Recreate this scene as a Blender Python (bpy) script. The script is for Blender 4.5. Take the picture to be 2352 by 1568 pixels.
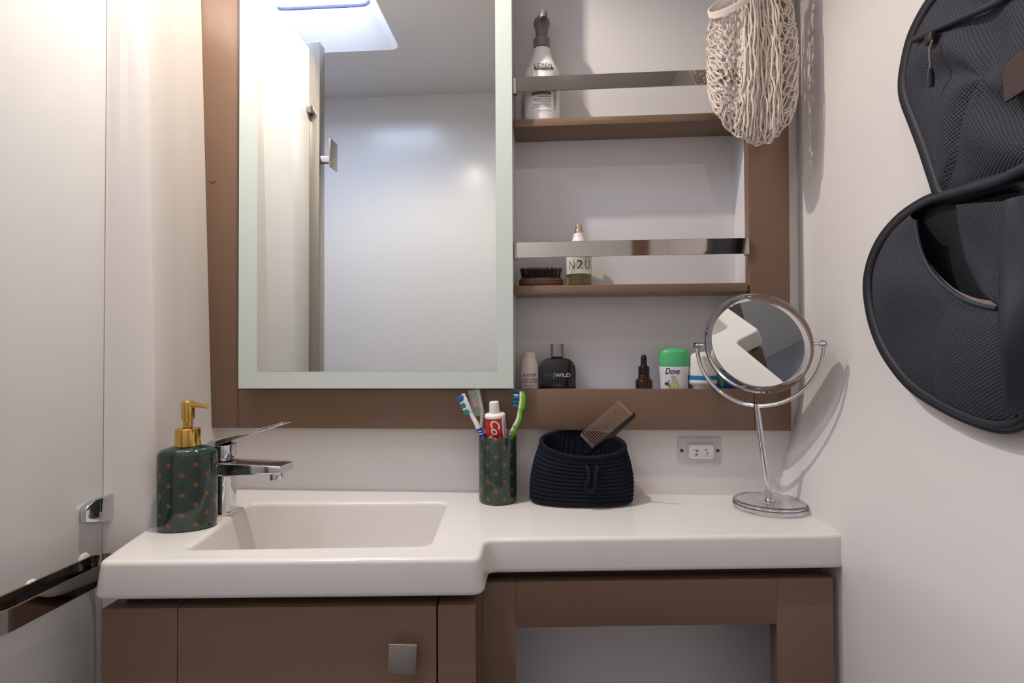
import bpy, bmesh, math, random
from mathutils import Vector, Matrix
R = math.radians
random.seed(7)
scene = bpy.context.scene
for o in list(bpy.data.objects): bpy.data.objects.remove(o, do_unlink=True)
COL = scene.collection

# ------------------------------------------------------------------ camera
F = 1230.0                      # focal length in pixels of the 2352 x 1568 frame
CAM = Vector((0, -1.0, 1.12))
yaw, pit, rho = R(3.9), math.atan(21/1230), .005
fw = Vector((-math.sin(yaw)*math.cos(pit), math.cos(yaw)*math.cos(pit), math.sin(pit)))
r0 = Vector((math.cos(yaw), math.sin(yaw), 0)); u0 = r0.cross(fw)
rt = r0*math.cos(rho) - u0*math.sin(rho); up = u0*math.cos(rho) + r0*math.sin(rho)
cam_data = bpy.data.cameras.new('camera'); cam = bpy.data.objects.new('camera', cam_data); COL.objects.link(cam)
cam_data.sensor_width = 36; cam_data.lens = F/2352*36; cam_data.clip_start = .01
m = Matrix((rt, up, -fw)).transposed().to_4x4(); m.translation = CAM; cam.matrix_world = m
scene.camera = cam

# ------------------------------------------------------------------ world, exposure, lamps
w = bpy.data.worlds.new('sky'); scene.world = w; w.use_nodes = True
w.node_tree.nodes['Background'].inputs[0].default_value = (.55, .68, 1, 1)
w.node_tree.nodes['Background'].inputs[1].default_value = 1.0
vs = scene.view_settings
vs.view_transform = 'Standard'; vs.look = 'None'; vs.gamma = 1; vs.use_curve_mapping = False
vs.exposure = 0.05
CEIL = 2.12
LAMP_A = Vector((-.395, -.274, CEIL - .006))     # ceiling spots
LAMP_B = Vector((.08, -.80, CEIL - .006))
LAMP_A_W, LAMP_B_W, HATCH_W = 28.5, 3.4, 23.0
WARM = (1.0, .885, .76)
DAY = (.60, .72, 1.0)

def lamp_light(name, loc, watts):
    d = bpy.data.lights.new(name, 'SPOT'); d.shadow_soft_size = .014; d.spot_size = R(150); d.spot_blend = .40; d.energy = watts; d.color = WARM
    o = bpy.data.objects.new(name, d); COL.objects.link(o); o.location = loc
    return o

# ------------------------------------------------------------------ pixel helpers (2352 x 1568 frame -> a point on a known surface)
def ray(px, py): return fw + rt*((px-1176)/F) + up*((784-py)/F)
def at(px, py, **k):
    (a, v), = k.items(); i = 'xyz'.index(a); d = ray(px, py); return CAM + d*((v-CAM[i])/d[i])
def atl(px, py, p0, p1):         # on the vertical plane through plan points p0, p1
    n = Vector((p1[1]-p0[1], -(p1[0]-p0[0]), 0)); d = ray(px, py)
    return CAM + d*((Vector((p0[0], p0[1], 0))-CAM).dot(n)/d.dot(n))

# ------------------------------------------------------------------ materials
def s2l(c):
    f = lambda v: v/12.92 if v <= .04045 else ((v+.055)/1.055)**2.4
    return tuple(f(x/255) for x in c) + (1,)
MATS = {}
def mat(name, col, rough=.5, metal=0, spec=.5, trans=0, ior=1.45, coat=0, bump=0, bscale=200, var=0, vscale=8, emit=None, es=0, sss=0, alpha=1):
    if name in MATS: return MATS[name]
    m = bpy.data.materials.new(name); m.use_nodes = True; nt = m.node_tree; b = nt.nodes['Principled BSDF']
    b.inputs['Base Color'].default_value = s2l(col); b.inputs['Roughness'].default_value = rough
    b.inputs['Metallic'].default_value = metal; b.inputs['Specular IOR Level'].default_value = spec
    b.inputs['Transmission Weight'].default_value = trans; b.inputs['IOR'].default_value = ior
    b.inputs['Coat Weight'].default_value = coat; b.inputs['Coat Roughness'].default_value = .03
    b.inputs['Alpha'].default_value = alpha
    if emit: b.inputs['Emission Color'].default_value = tuple(emit)+(1,); b.inputs['Emission Strength'].default_value = es
    if bump or var:
        tc = nt.nodes.new('ShaderNodeTexCoord')
        if bump:
            n = nt.nodes.new('ShaderNodeTexNoise'); n.inputs['Scale'].default_value = bscale; n.inputs['Detail'].default_value = 3
            bp = nt.nodes.new('ShaderNodeBump'); bp.inputs['Strength'].default_value = bump; bp.inputs['Distance'].default_value = .001
            nt.links.new(tc.outputs['Object'], n.inputs['Vector']); nt.links.new(n.outputs[0], bp.inputs['Height']); nt.links.new(bp.outputs[0], b.inputs['Normal'])
        if var:
            n2 = nt.nodes.new('ShaderNodeTexNoise'); n2.inputs['Scale'].default_value = vscale; n2.inputs['Detail'].default_value = 4
            mx = nt.nodes.new('ShaderNodeMix'); mx.data_type = 'RGBA'
            c = s2l(col); mx.inputs[6].default_value = tuple(x*(1-var) for x in c[:3])+(1,); mx.inputs[7].default_value = tuple(min(1, x*(1+var)) for x in c[:3])+(1,)
            nt.links.new(tc.outputs['Object'], n2.inputs['Vector']); nt.links.new(n2.outputs[0], mx.inputs[0]); nt.links.new(mx.outputs[2], b.inputs['Base Color'])
    MATS[name] = m; return m
WALL = mat('gelcoat_wall', (226, 221, 218), .22, var=.02, vscale=3, bump=.04, bscale=60)
COUNTER = mat('gelcoat_counter', (230, 226, 221), .12, var=.012, vscale=5)
NICHE = mat('niche_white', (216, 213, 214), .38, bump=.05, bscale=400)
BROWN = mat('brown_laminate', (123, 97, 79), .3, var=.035, vscale=30, bump=.08, bscale=900)
CHROME = mat('chrome', (215, 215, 218), .06, 1)
RAILM = mat('polished_steel', (190, 185, 180), .05, 1)
STEEL = mat('satin_steel', (176, 170, 163), .32, 1, bump=.05, bscale=300)
MIRROR = mat('mirror_silver', (226, 230, 228), 0.0, 1)
FROST = mat('frosted_glass', (205, 214, 206), .45, spec=.4)
GLASSEDGE = mat('mirror_edge', (214, 222, 214), .2)
ACRY = mat('clear_acrylic', (250, 248, 252), .01, trans=1, ior=1.42)
BLACK = mat('black_plastic', (16, 15, 16), .35)
WHITEP = mat('white_plastic', (232, 228, 222), .32)
GOLD = mat('gold_metal', (214, 176, 92), .12, 1)

# ------------------------------------------------------------------ object helpers
def link(name, me, material, parent=None, smooth=40):
    if material is not None and not me.materials: me.materials.append(material)
    o = bpy.data.objects.new(name, me); COL.objects.link(o)
    if parent is not None: o.parent = parent
    if smooth is not None:
        me.shade_smooth(); me.set_sharp_from_angle(angle=R(smooth))
    return o
def origin(parent):
    v = Vector((0, 0, 0)); p = parent
    while p is not None: v = v + p.location; p = p.parent
    return v
def mesh(name, verts, faces, material, parent=None, world=False, smooth=40, uv=None):
    if world and parent is not None:
        off = origin(parent); verts = [Vector(v)-off for v in verts]
    me = bpy.data.meshes.new(name); me.from_pydata([tuple(v) for v in verts], [], faces)
    if uv is not None:
        l = me.uv_layers.new(name='uv')
        for i, lp in enumerate(me.loops): l.data[i].uv = uv[lp.vertex_index]
    me.validate(); me.update()
    bm = bmesh.new(); bm.from_mesh(me); bmesh.ops.recalc_face_normals(bm, faces=bm.faces); bm.to_mesh(me); bm.free()
    return link(name, me, material, parent, smooth)
def from_bm(name, bm, material, parent=None, smooth=40):
    bmesh.ops.recalc_face_normals(bm, faces=bm.faces)
    me = bpy.data.meshes.new(name); bm.to_mesh(me); bm.free(); return link(name, me, material, parent, smooth)
def tag(o, label, cat, group=None):
    o['label'] = label; o['category'] = cat
    if group: o['group'] = group
    return o
def thing(name, label, cat, loc=(0, 0, 0), rz=0, group=None):
    o = bpy.data.objects.new(name, None); COL.objects.link(o); o.location = loc; o.rotation_euler = (0, 0, rz); o.empty_display_size = .02
    return tag(o, label, cat, group)
def struct(o, label, cat='structure'):
    o['kind'] = 'structure'; o['label'] = label; o['category'] = cat; return o
def lathe(name, prof, material, parent, seg=48, sx=1, sy=1, n=2, c=(0, 0), cap=True, uvr=None, smooth=40):
    vs_, uv = [], []
    for r, z in prof:
        for k in range(seg):
            a = 2*math.pi*k/seg - math.pi; ca, sa = math.sin(a), -math.cos(a)
            if n != 2: ca, sa = [math.copysign(abs(t)**(2/n), t) for t in (ca, sa)]
            vs_.append((c[0]+r*sx*ca, c[1]+r*sy*sa, z)); uv.append(((uvr or r)*a, z))
    fs = [(i*seg+k, i*seg+(k+1) % seg, (i+1)*seg+(k+1) % seg, (i+1)*seg+k) for i in range(len(prof)-1) for k in range(seg)]
    if cap: fs += [tuple(range(seg))[::-1], tuple(range((len(prof)-1)*seg, len(prof)*seg))]
    return mesh(name, vs_, fs, material, parent, uv=uv if uvr else None, smooth=smooth)
def rounded(prof_pts, r=.002, k=3):      # round the inner corners of an (r,z) profile
    out = [prof_pts[0]]
    for i in range(1, len(prof_pts)-1):
        a, b, c = [Vector((p[0], p[1])) for p in prof_pts[i-1:i+2]]
        d1 = (a-b); d2 = (c-b); t = min(r, d1.length*.45, d2.length*.45)
        if t < 1e-6: out.append(prof_pts[i]); continue
        p1 = b+d1.normalized()*t; p2 = b+d2.normalized()*t
        for j in range(k+1):
            s = j/k; q = p1*(1-s)**2+b*2*s*(1-s)+p2*s*s; out.append((q.x, q.y))
    return out+[prof_pts[-1]]
def tube(name, pts, rad, material, parent, sides=8, closed=False, flat=1.0, upv=None, world=False, cap=True, smooth=60, bm_only=False):
    pts = [Vector(p) for p in pts]; N = len(pts)
    rads = rad if isinstance(rad, (list, tuple)) else [rad]*N
    T = []
    for i in range(N):
        a = pts[(i-1) % N] if (closed or i > 0) else pts[i]; b = pts[(i+1) % N] if (closed or i < N-1) else pts[i]
        T.append((b-a).normalized())
    nrm = Vector(upv) if upv is not None else Vector((0, 0, 1)) if abs(T[0].z) < .9 else Vector((1, 0, 0))
    vs_, fs = [], []
    for i in range(N):
        if upv is not None: nrm = Vector(upv)
        nrm = (nrm - T[i]*nrm.dot(T[i])).normalized(); bn = T[i].cross(nrm)
        for k in range(sides):
            a = 2*math.pi*k/sides + (math.pi/4 if sides == 4 else 0)
            vs_.append(pts[i]+nrm*(math.cos(a)*rads[i])+bn*(math.sin(a)*rads[i]*flat))
    M = N if closed else N-1
    for i in range(M):
        j = (i+1) % N
        fs += [(i*sides+k, i*sides+(k+1) % sides, j*sides+(k+1) % sides, j*sides+k) for k in range(sides)]
    if cap and not closed: fs += [tuple(range(sides))[::-1], tuple(range((N-1)*sides, N*sides))]
    if bm_only: return vs_, fs
    return mesh(name, vs_, fs, material, parent, world=world, smooth=smooth)
def join(name, chunks, material, parent, world=False, smooth=60):
    V, Fc = [], []
    for v, f in chunks:
        o = len(V); V += v; Fc += [tuple(i+o for i in q) for q in f]
    return mesh(name, V, Fc, material, parent, world=world, smooth=smooth)
def box(name, lo, hi, material, parent=None, bevel=.0015, seg=2, world=False, smooth=35):
    lo, hi = Vector(lo), Vector(hi)
    if world and parent is not None: lo, hi = lo-origin(parent), hi-origin(parent)
    bm = bmesh.new(); bmesh.ops.create_cube(bm, size=1)
    for v in bm.verts: v.co = Vector([(lo[i]+hi[i])/2+v.co[i]*(hi[i]-lo[i]) for i in range(3)])
    if bevel: bmesh.ops.bevel(bm, geom=bm.edges[:], offset=min(bevel, min((hi-lo))*.45), segments=seg, affect='EDGES', profile=.5)
    return from_bm(name, bm, material, parent, smooth)
def prism(name, poly, fn, t0, t1, material, parent=None, bevel=0, world=False, smooth=35):   # poly 2D, fn(u, v, t) -> 3D
    V = [fn(u, v, t0) for u, v in poly]+[fn(u, v, t1) for u, v in poly]; n = len(poly)
    if world and parent is not None: V = [Vector(v)-origin(parent) for v in V]
    bm = bmesh.new(); bv = [bm.verts.new(v) for v in V]
    f0 = bm.faces.new(bv[:n][::-1]); f1 = bm.faces.new(bv[n:])
    for i in range(n): bm.faces.new((bv[i], bv[(i+1) % n], bv[n+(i+1) % n], bv[n+i]))
    bmesh.ops.recalc_face_normals(bm, faces=bm.faces)
    if bevel: bmesh.ops.bevel(bm, geom=list(set(f0.edges[:]+f1.edges[:])), offset=bevel, segments=2, affect='EDGES', profile=.5)
    return from_bm(name, bm, material, parent, smooth)
def round_poly(pts, rad, k=6):
    out = []; n = len(pts)
    for i in range(n):
        a, b, c = [Vector(pts[(i+j) % n]) for j in (-1, 0, 1)]; r = rad[i] if isinstance(rad, (list, tuple)) else rad
        d1, d2 = (a-b), (c-b); t = min(r, d1.length*.48, d2.length*.48)
        if t < 1e-5: out.append((b.x, b.y)); continue
        p1, p2 = b+d1.normalized()*t, b+d2.normalized()*t
        for j in range(k+1):
            s = j/k; q = p1*(1-s)**2+b*2*s*(1-s)+p2*s*s; out.append((q.x, q.y))
    return out
def offset(poly, d):               # inward for a counter-clockwise polygon
    n = len(poly); out = []
    for i in range(n):
        a, b, c = [Vector(poly[(i+j) % n]) for j in (-1, 0, 1)]
        e1, e2 = (b-a), (c-b)
        if e1.length < 1e-7: e1 = e2
        if e2.length < 1e-7: e2 = e1
        n1 = Vector((-e1.y, e1.x)).normalized(); n2 = Vector((-e2.y, e2.x)).normalized()
        mm = n1+n2; mm = mm/max(mm.length, 1e-6); k = d/max(mm.dot(n1), .35)
        out.append((b.x+mm.x*k, b.y+mm.y*k))
    return out
def rings(bm, polys):              # polys: list of (poly2d, z); returns the vertex rings
    rv = [[bm.verts.new((x, y, z)) for x, y in p] for p, z in polys]; n = len(rv[0])
    for a, b in zip(rv, rv[1:]):
        for i in range(n): bm.faces.new((a[i], a[(i+1) % n], b[(i+1) % n], b[i]))
    return rv
def loop_edges(bm, ring):
    return [bm.edges.get((ring[i], ring[(i+1) % len(ring)])) or bm.edges.new((ring[i], ring[(i+1) % len(ring)])) for i in range(len(ring))]
def text_mesh(s, size, shear=0, bold=0, align='CENTER', space=1.0):
    c = bpy.data.curves.new('t', 'FONT'); c.body = s; c.size = size; c.shear = shear; c.offset = bold; c.align_x = align; c.align_y = 'CENTER'
    c.space_character = space; c.resolution_u = 3
    o = bpy.data.objects.new('t', c); COL.objects.link(o)
    dg = bpy.context.evaluated_depsgraph_get(); me = bpy.data.meshes.new_from_object(o.evaluated_get(dg))
    V = [v.co.copy() for v in me.vertices]; Fc = [tuple(p.vertices) for p in me.polygons]
    bpy.data.objects.remove(o); bpy.data.curves.remove(c); bpy.data.meshes.remove(me)
    return V, Fc
def letter(s, size, place, material, parent, name='lettering', rot=0, **k):   # place(u, v) -> local point on the surface
    fit = k.pop('fit', None); V, Fc = text_mesh(s, size, **k); c, sn = math.cos(rot), math.sin(rot)
    if fit:      # (width, height) in metres, centred
        xs, ys = [v.x for v in V], [v.y for v in V]; x0, x1, y0, y1 = min(xs), max(xs), min(ys), max(ys)
        V = [Vector(((v.x-(x0+x1)/2)*fit[0]/(x1-x0), (v.y-(y0+y1)/2)*fit[1]/(y1-y0), 0)) for v in V]
    V = [place(v.x*c-v.y*sn, v.x*sn+v.y*c) for v in V]
    return mesh(name, V, Fc, material, parent, smooth=None)
def on_cyl(Rx, Ry, ang0, z0, eps=.0004, c=(0, 0)):
    def f(u, v):
        a = ang0+u/Rx; return (c[0]+(Rx+eps)*math.sin(a), c[1]-(Ry+eps)*math.cos(a), z0+v)
    return f
def on_flat(y, x0, z0): return lambda u, v: (x0+u, y, z0+v)
def bez(p0, p1, p2, p3, n=12):
    P = [Vector(p) for p in (p0, p1, p2, p3)]
    return [P[0]*(1-t)**3+P[1]*3*t*(1-t)**2+P[2]*3*t*t*(1-t)+P[3]*t**3 for t in [i/n for i in range(n+1)]]
def spline(pts, n=6, closed=False):    # Catmull-Rom
    P = [Vector(p) for p in pts]; N = len(P); out = []
    g = (lambda i: P[i % N]) if closed else (lambda i: P[max(0, min(N-1, i))])
    for i in range(N if closed else N-1):
        a, b, c, d = g(i-1), g(i), g(i+1), g(i+2)
        for j in range(n):
            t = j/n; out.append(.5*((2*b)+(c-a)*t+(2*a-5*b+4*c-d)*t*t+(3*b-a-3*c+d)*t**3))
    if not closed: out.append(P[-1])
    return out

# ================================================================== STRUCTURE
Z = .85                     # counter top
WB = .022                   # back wall plane
MY = -.03                   # mirror front plane
NX0, NX1, NY = -.064, .366, .075   # niche
NZ0, NZ1 = 1.040, 1.93
# back wall: four blocks round the niche
bm = bmesh.new()
for (x0, x1, z0, z1) in ((-.72, .50, 0, NZ0-.012), (-.72, .50, NZ1+.012, CEIL), (-.72, NX0-.012, NZ0-.012, NZ1+.012), (NX1+.012, .50, NZ0-.012, NZ1+.012)):
    mt = Matrix.Translation(((x0+x1)/2, WB+.05, (z0+z1)/2)) @ Matrix.Diagonal((x1-x0, .10, z1-z0, 1)); bmesh.ops.create_cube(bm, size=1, matrix=mt)
struct(from_bm('wall_back', bm, WALL, smooth=None), 'white gelcoat wall behind the vanity')
# left wall, leaning outwards with height, ending in a rounded jamb
def left_plan(z):
    x0 = -.654-.031*(z-.973); xj = -.612-.030*(z-1)
    p = [(x0, WB+.03), (x0, .0), (x0+.001, -.03), (x0+.006, -.07), (x0+.013, -.10)]
    p += [(x0+.013+(xj-x0-.013)*t, -.10-.098*t) for t in (.08, .5, .95)]
    p += [(xj, -.203), (xj-.003, -.210), (xj-.010, -.216), (xj-.018, -.221), (-.648, -.2345), (-.655, -.2385), (-.659, -.2420), (-.6600, -.2450), (-.6640, -.2450)]
    return p
zs = [0, .5, .8, .86, .95, 1.05, 1.2, 1.4, 1.6, 1.8, CEIL]
V = [(x, y, z) for z in zs for x, y in left_plan(z)]; n = len(left_plan(1))
struct(mesh('wall_left', V, [(i*n+k, i*n+k+1, (i+1)*n+k+1, (i+1)*n+k) for i in range(len(zs)-1) for k in range(n-1)], WALL, smooth=30), 'white left wall leaning outward with rounded jamb')
# right wall with soft corner and flare above the counter
def right_plan(z):
    t = min(1, max(0, (z-.80)/.28)); e = .421+.047*(t*t*(3-2*t))
    b = min(e, .449+.02*t)
    p = [(e+.02, WB+.05), (e-.006, WB-.002), (e-.002, WB-.012), (e, -.03), (e, -.10), (e, -.2), (e, -.5), (e, -1.13)]
    return p
zs = [0, .6, .78, .82, .86, .90, .94, .98, 1.02, 1.06, 1.1, 1.2, 1.5, 1.8, CEIL]
V = [(x, y, z) for z in zs for x, y in right_plan(z)]; n = len(right_plan(1))
struct(mesh('wall_right', V, [(i*n+k, i*n+k+1, (i+1)*n+k+1, (i+1)*n+k) for i in range(len(zs)-1) for k in range(n-1)], WALL, smooth=50), 'glossy white right wall')
SX = -1.08
def quadwall(name, pts, label): return struct(mesh(name, pts, [(0, 1, 2, 3)], WALL, smooth=None), label)
quadwall('wall_front', [(SX, -1.11, 0), (.49, -1.11, 0), (.49, -1.11, CEIL), (SX, -1.11, CEIL)], 'white wall opposite the mirror')
quadwall('wall_shower', [(SX, -1.11, 0), (SX, -.16, 0), (SX, -.16, CEIL), (SX, -1.11, CEIL)], 'white outer wall of the shower')
quadwall('wall_shower_end', [(SX, -.16, 0), (-.70, -.16, 0), (-.70, -.16, CEIL), (SX, -.16, CEIL)], 'white end wall of the shower')
struct(mesh('floor', [(SX, -1.12, 0), (.5, -1.12, 0), (.5, .1, 0), (SX, .1, 0)], [(0, 1, 2, 3)], mat('floor_grey', (144, 144, 145), .35, var=.04), smooth=None), 'pale grey floor')
# ceiling with hatch
H0 = round_poly([(-.96, -.79), (-.485, -.79), (-.485, -.33), (-.96, -.33)], .035, 6)
H1 = round_poly([(-.88, -.71), (-.545, -.71), (-.545, -.41), (-.88, -.41)], .05, 6)
bm = bmesh.new()
outer = [bm.verts.new((x, y, CEIL)) for x, y in ((SX, -1.12), (.5, -1.12), (.5, .1), (SX, .1))]
rv = rings(bm, [(H0, CEIL), (offset(H0, .006), CEIL+.006), (H1, CEIL+.085), (H1, CEIL+.10)])
bmesh.ops.triangle_fill(bm, edges=loop_edges(bm, outer)+loop_edges(bm, rv[0]), use_beauty=True)
struct(from_bm('ceiling', bm, WALL, smooth=30), 'white ceiling with a moulded hatch opening')
hw = thing('window_1', 'bright roof hatch over the shower, seen in the wall mirror', 'window', (-.75, -.55, CEIL+.10)); hw['kind'] = 'structure'
SKY = mat('hatch_daylight', (255, 255, 255), .3, emit=DAY, es=HATCH_W)
bm = bmesh.new(); vv = [bm.verts.new((x+.75, y+.55, .002)) for x, y in offset(H1, .008)]; bm.faces.new(vv); from_bm('pane', bm, SKY, hw, None)
tube('seal', [(x+.75, y+.55, -.002) for x, y in H1], .0032, mat('hatch_seal', (58, 62, 100), .5), hw, sides=6, closed=True)
# doorway opposite the vanity: pale leaf and brown jambs, caught in the shelf rails
dl = thing('door_1', 'pale door leaf opposite the vanity', 'door', (.10, -1.10, 0)); dl['kind'] = 'structure'
box('leaf', (-.125, -1.1095, .03), (.325, -1.104, 1.95), mat('door_pale', (206, 205, 205), .4), dl, .001, world=True)
box('lever_handle', (.270, -1.1035, .98), (.305, -1.095, .995), CHROME, dl, .002, world=True)
struct(box('trim_1', (.327, -1.1095, .0), (.385, -1.098, 1.99), BROWN, None, .001), 'brown door jamb opposite the vanity', 'trim')
# shower partition
pt = thing('shower_partition', 'glossy white shower partition with steel end post beside the basin', 'partition', (-.664, -.37, 0))
PART = mat('partition_acrylic', (220, 219, 219), .16, bump=.03, bscale=50)
box('panel', (-.670, -.500, .05), (-.660, -.2455, 1.965), PART, pt, .002, world=True)
box('end_post', (-.672, -.535, 0.0), (-.632, -.500, 1.985), STEEL, pt, .002, world=True)
kn = box('knob_plate', (-.604, -.545, 1.632), (-.598, -.495, 1.712), STEEL, pt, .004, world=True)
tube('knob_stem', [(-.633, -.518, 1.658), (-.604, -.518, 1.658)], .012, CHROME, pt, sides=20, world=True)
lathe('bumper', [(0.0001, 0), (.011, 0), (.011, .012), (.006, .016), (.0001, .016)], STEEL, pt, 20).matrix_local = Matrix.Translation((.004, -.118, 1.79)) @ Matrix.Rotation(R(90), 4, 'Y')
# ceiling lamps
for i, (L, wt) in enumerate(((LAMP_A, LAMP_A_W), (LAMP_B, LAMP_B_W))):
    t = thing('ceiling_spotlight', ('recessed ceiling spotlight over the washbasin', 'recessed ceiling spotlight by the wall opposite the mirror')[i], 'lamp', (L.x, L.y, CEIL))
    lathe('trim_ring', [(.030, -.0005), (.040, -.0005), (.041, -.003), (.038, -.006), (.030, -.004)], CHROME, t, 40, cap=False)
    lathe('housing', [(.0001, -.0006), (.030, -.0006), (.030, -.004)], WHITEP, t, 40, cap=False)
    lo = lamp_light(('ceiling_lamp_left_offscreen', 'ceiling_lamp_front_offscreen')[i], (0, 0, -.0065), wt); lo.parent = t

# ================================================================== VANITY COUNTER WITH BASIN
ct = thing('washbasin_counter', 'white moulded countertop with sunken rectangular basin', 'washbasin', (-.09, -.15, Z))
outl = [(-.668, WB+.012), (-.611, -.243), (-.583, -.343), (-.090, -.303), (-.091, -.232), (.416, -.186), (.434, -.18), (.464, WB+.012)]
outl = round_poly(outl, [.001, .02, .014, .014, .016, .012, .004, .001], 6)
hole = round_poly([(-.497, -.290), (-.168, -.258), (-.183, -.046), (-.532, -.072)], [.012, .020, .02, .012], 6)
bm = bmesh.new()
r = .0065
ro = [(offset(outl, r+.003), Z), (offset(outl, r), Z)]
for k in range(1, 6):
    a = math.pi/2*k/5; ro.append((offset(outl, r*(1-math.sin(a))), Z-r*(1-math.cos(a))))
ro += [(offset(outl, -.0045), Z-.040), (offset(outl, -.0042), Z-.044), (offset(outl, -.0022), Z-.0465), (offset(outl, .002), Z-.0475), (offset(outl, .010), Z-.0475)]
A = rings(bm, ro)
rb = .008
rh = [(offset(hole, -rb-.003), Z), (offset(hole, -rb), Z)]
for k in range(1, 6):
    a = math.pi/2*k/5; rh.append((offset(hole, -rb*(1-math.sin(a))), Z-rb*(1-math.cos(a))))
rh += [(offset(hole, .012), Z-.06), (offset(hole, .019), Z-.095), (offset(hole, .026), Z-.107), (offset(hole, .040), Z-.112), (offset(hole, .06), Z-.114)]
B = rings(bm, rh)
bmesh.ops.triangle_fill(bm, edges=loop_edges(bm, A[0])+loop_edges(bm, B[0]), use_beauty=True)
bm.faces.new(B[-1])
for v in bm.verts: v.co -= Vector(ct.location)
from_bm('basin_top', bm, COUNTER, ct, 60)
lathe('drain', [(.0001, -.112), (.018, -.112), (.021, -.113), (.022, -.1135)], CHROME, ct, 32, c=(-.26, -.02))

# ================================================================== WALL UNIT
wu = thing('wall_shelf_unit', 'brown wall unit framing open white shelves beside the mirror', 'shelf unit', (-.1, 0, .973))
UT = 2.0
def q4(name, poly, y0, y1, material=BROWN, bevel=.0012, parent=None):
    return prism(name, poly, lambda u, v, t: (u, t, v), y0, y1, material, parent or wu, bevel, world=True)
xl = lambda z: -.653-.031*(z-.973)
q4('frame_stile', [(xl(.973), .973), (-.6005, .973), (-.6005, UT), (xl(UT), UT)], 0, WB-.0004)
q4('mirror_backboard', [(-.600, 1.0485), (-.0655, 1.0485), (-.0655, UT), (-.600, UT)], 0, WB-.0004)
q4('frame_rail', [(-.600, .973), (.3715, .973), (.3715, 1.048), (-.600, 1.048)], 0, WB-.0004)
q4('frame_stile', [(.372, .973), (.436, .973), (.441, UT), (.366, UT), (.366, 1.0485), (.372, 1.0485)], 0, WB-.0004)
q4('frame_rail', [(-.065, 1.93), (.3655, 1.93), (.3655, UT), (-.065, UT)], 0, WB-.0004)
box('niche_back', (NX0, NY, NZ0), (NX1, NY+.008, NZ1), NICHE, wu, 0, world=True)
box('niche_side', (NX0-.008, .001, NZ0), (NX0, NY+.008, NZ1), NICHE, wu, 0, world=True)
box('niche_side', (NX1, WB-.001, NZ0), (NX1+.008, NY+.008, NZ1), NICHE, wu, 0, world=True)
box('niche_floor', (NX0-.008, WB-.0004, NZ0-.008), (NX1+.008, NY+.008, NZ0), NICHE, wu, 0, world=True)
SH1, SH2 = 1.555, 1.2415
for zt, tk in ((SH1, .0145), (SH2, .016)):
    box('shelf', (NX0+.0005, -.001, zt-tk), (NX1-.0035, NY-.0005, zt), BROWN, wu, .001, world=True)
for (zt, zb) in ((at(1185, 178, y=-.004).z, at(1185, 212, y=-.004).z), (at(1185, 556.5, y=-.004).z, at(1185, 592, y=-.004).z)):
    g = box('guard_rail', (NX0+.006, -.006, zb), (NX1-.002, -.0035, zt), RAILM, wu, .0004, 1, world=True)
    for x in (NX0+.0005, NX1-.008):
        box('rail_bracket', (x, -.0036, zb-.002), (x+.0075, .006, zt), STEEL, g, .0008, 1, world=True)
p = at(489, 411, y=-.0005)
sc_ = lathe('screw_cap', [(.0001, .0012), (.0062, .0010), (.0068, 0)], BROWN, wu, 28); sc_.matrix_local = Matrix.Translation(p-Vector(wu.location)) @ Matrix.Rotation(R(90), 4, 'X')

# ------------------------------------------------------------------ wall mirror
mr = thing('wall_mirror', 'large rectangular wall mirror with frosted border', 'mirror', (-.32, MY, 1.051))
MX0, MX1, MZ0, MZ1 = -.582, -.064, 1.0515, 1.95
box('mirror_body', (MX0, MY+.0012, MZ0), (MX1, -.0004, MZ1), GLASSEDGE, mr, .0008, 1, world=True)
a, b, c_ = -.546, -.0945, 1.083
def sheet(name, x0, x1, z0, z1, y, m_): return mesh(name, [(x0, y, z0), (x1, y, z0), (x1, y, z1), (x0, y, z1)], [(0, 1, 2, 3)], m_, mr, world=True, smooth=None)
box('mirror_glass', (a, MY-.0002, c_), (b, MY+.0010, MZ1), MIRROR, mr, 0, world=True)
box('frosted_border', (MX0, MY, MZ0), (a, MY+.0010, MZ1), FROST, mr, 0, world=True)
box('frosted_border', (b, MY, MZ0), (MX1, MY+.0010, MZ1), FROST, mr, 0, world=True)
box('frosted_border', (a, MY, MZ0), (b, MY+.0010, c_), FROST, mr, 0, world=True)

# ================================================================== CABINETS UNDER THE COUNTER
CT0, CT1 = .788, .7865
def panel(name, p0, p1, z0, z1, t, material, parent, bevel=.0015):
    p0, p1 = Vector(p0), Vector(p1); d = (p1-p0).normalized(); nn = Vector((-d.y, d.x))
    poly = [(p0.x, p0.y), (p1.x, p1.y), (p1.x+nn.x*t, p1.y+nn.y*t), (p0.x+nn.x*t, p0.y+nn.y*t)]
    return prism(name, poly, lambda u, v, s: (u, v, s), z0, z1, material, parent, bevel, world=True)
L1 = ((-.590, -.338), (-.090, -.300)); L2 = ((-.090, -.2265), (.413, -.1835))
g1 = lambda px, py=1480: tuple(atl(px, py, *L1)[:2]); g2 = lambda px, py=1400: tuple(atl(px, py, *L2)[:2])
cb = thing('basin_cabinet', 'brown cabinet with square steel knob under the basin', 'cabinet', (-.33, -.2, 0))
panel('stile', g1(234), g1(406.5), .04, CT0, .030, BROWN, cb)
dr = panel('door', g1(408.5), g1(1002), .06, CT0, .030, BROWN, cb)
panel('stile', g1(1006), g1(1092), .04, CT0+.001, .030, BROWN, cb)
a1, b1 = Vector(g1(250)), Vector(g1(1089)); dd = (b1-a1).normalized(); nn = Vector((-dd.y, dd.x))
panel('inner_rail', a1+nn*.0312, b1+nn*.0312, .5, .803, .009, BROWN, cb)
s0 = Vector(g1(1092))
panel('side_panel', (s0.x-.018, s0.y+.031), (s0.x-.0005, s0.y+.031), .04, .8015, .052, BROWN, cb)
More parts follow.
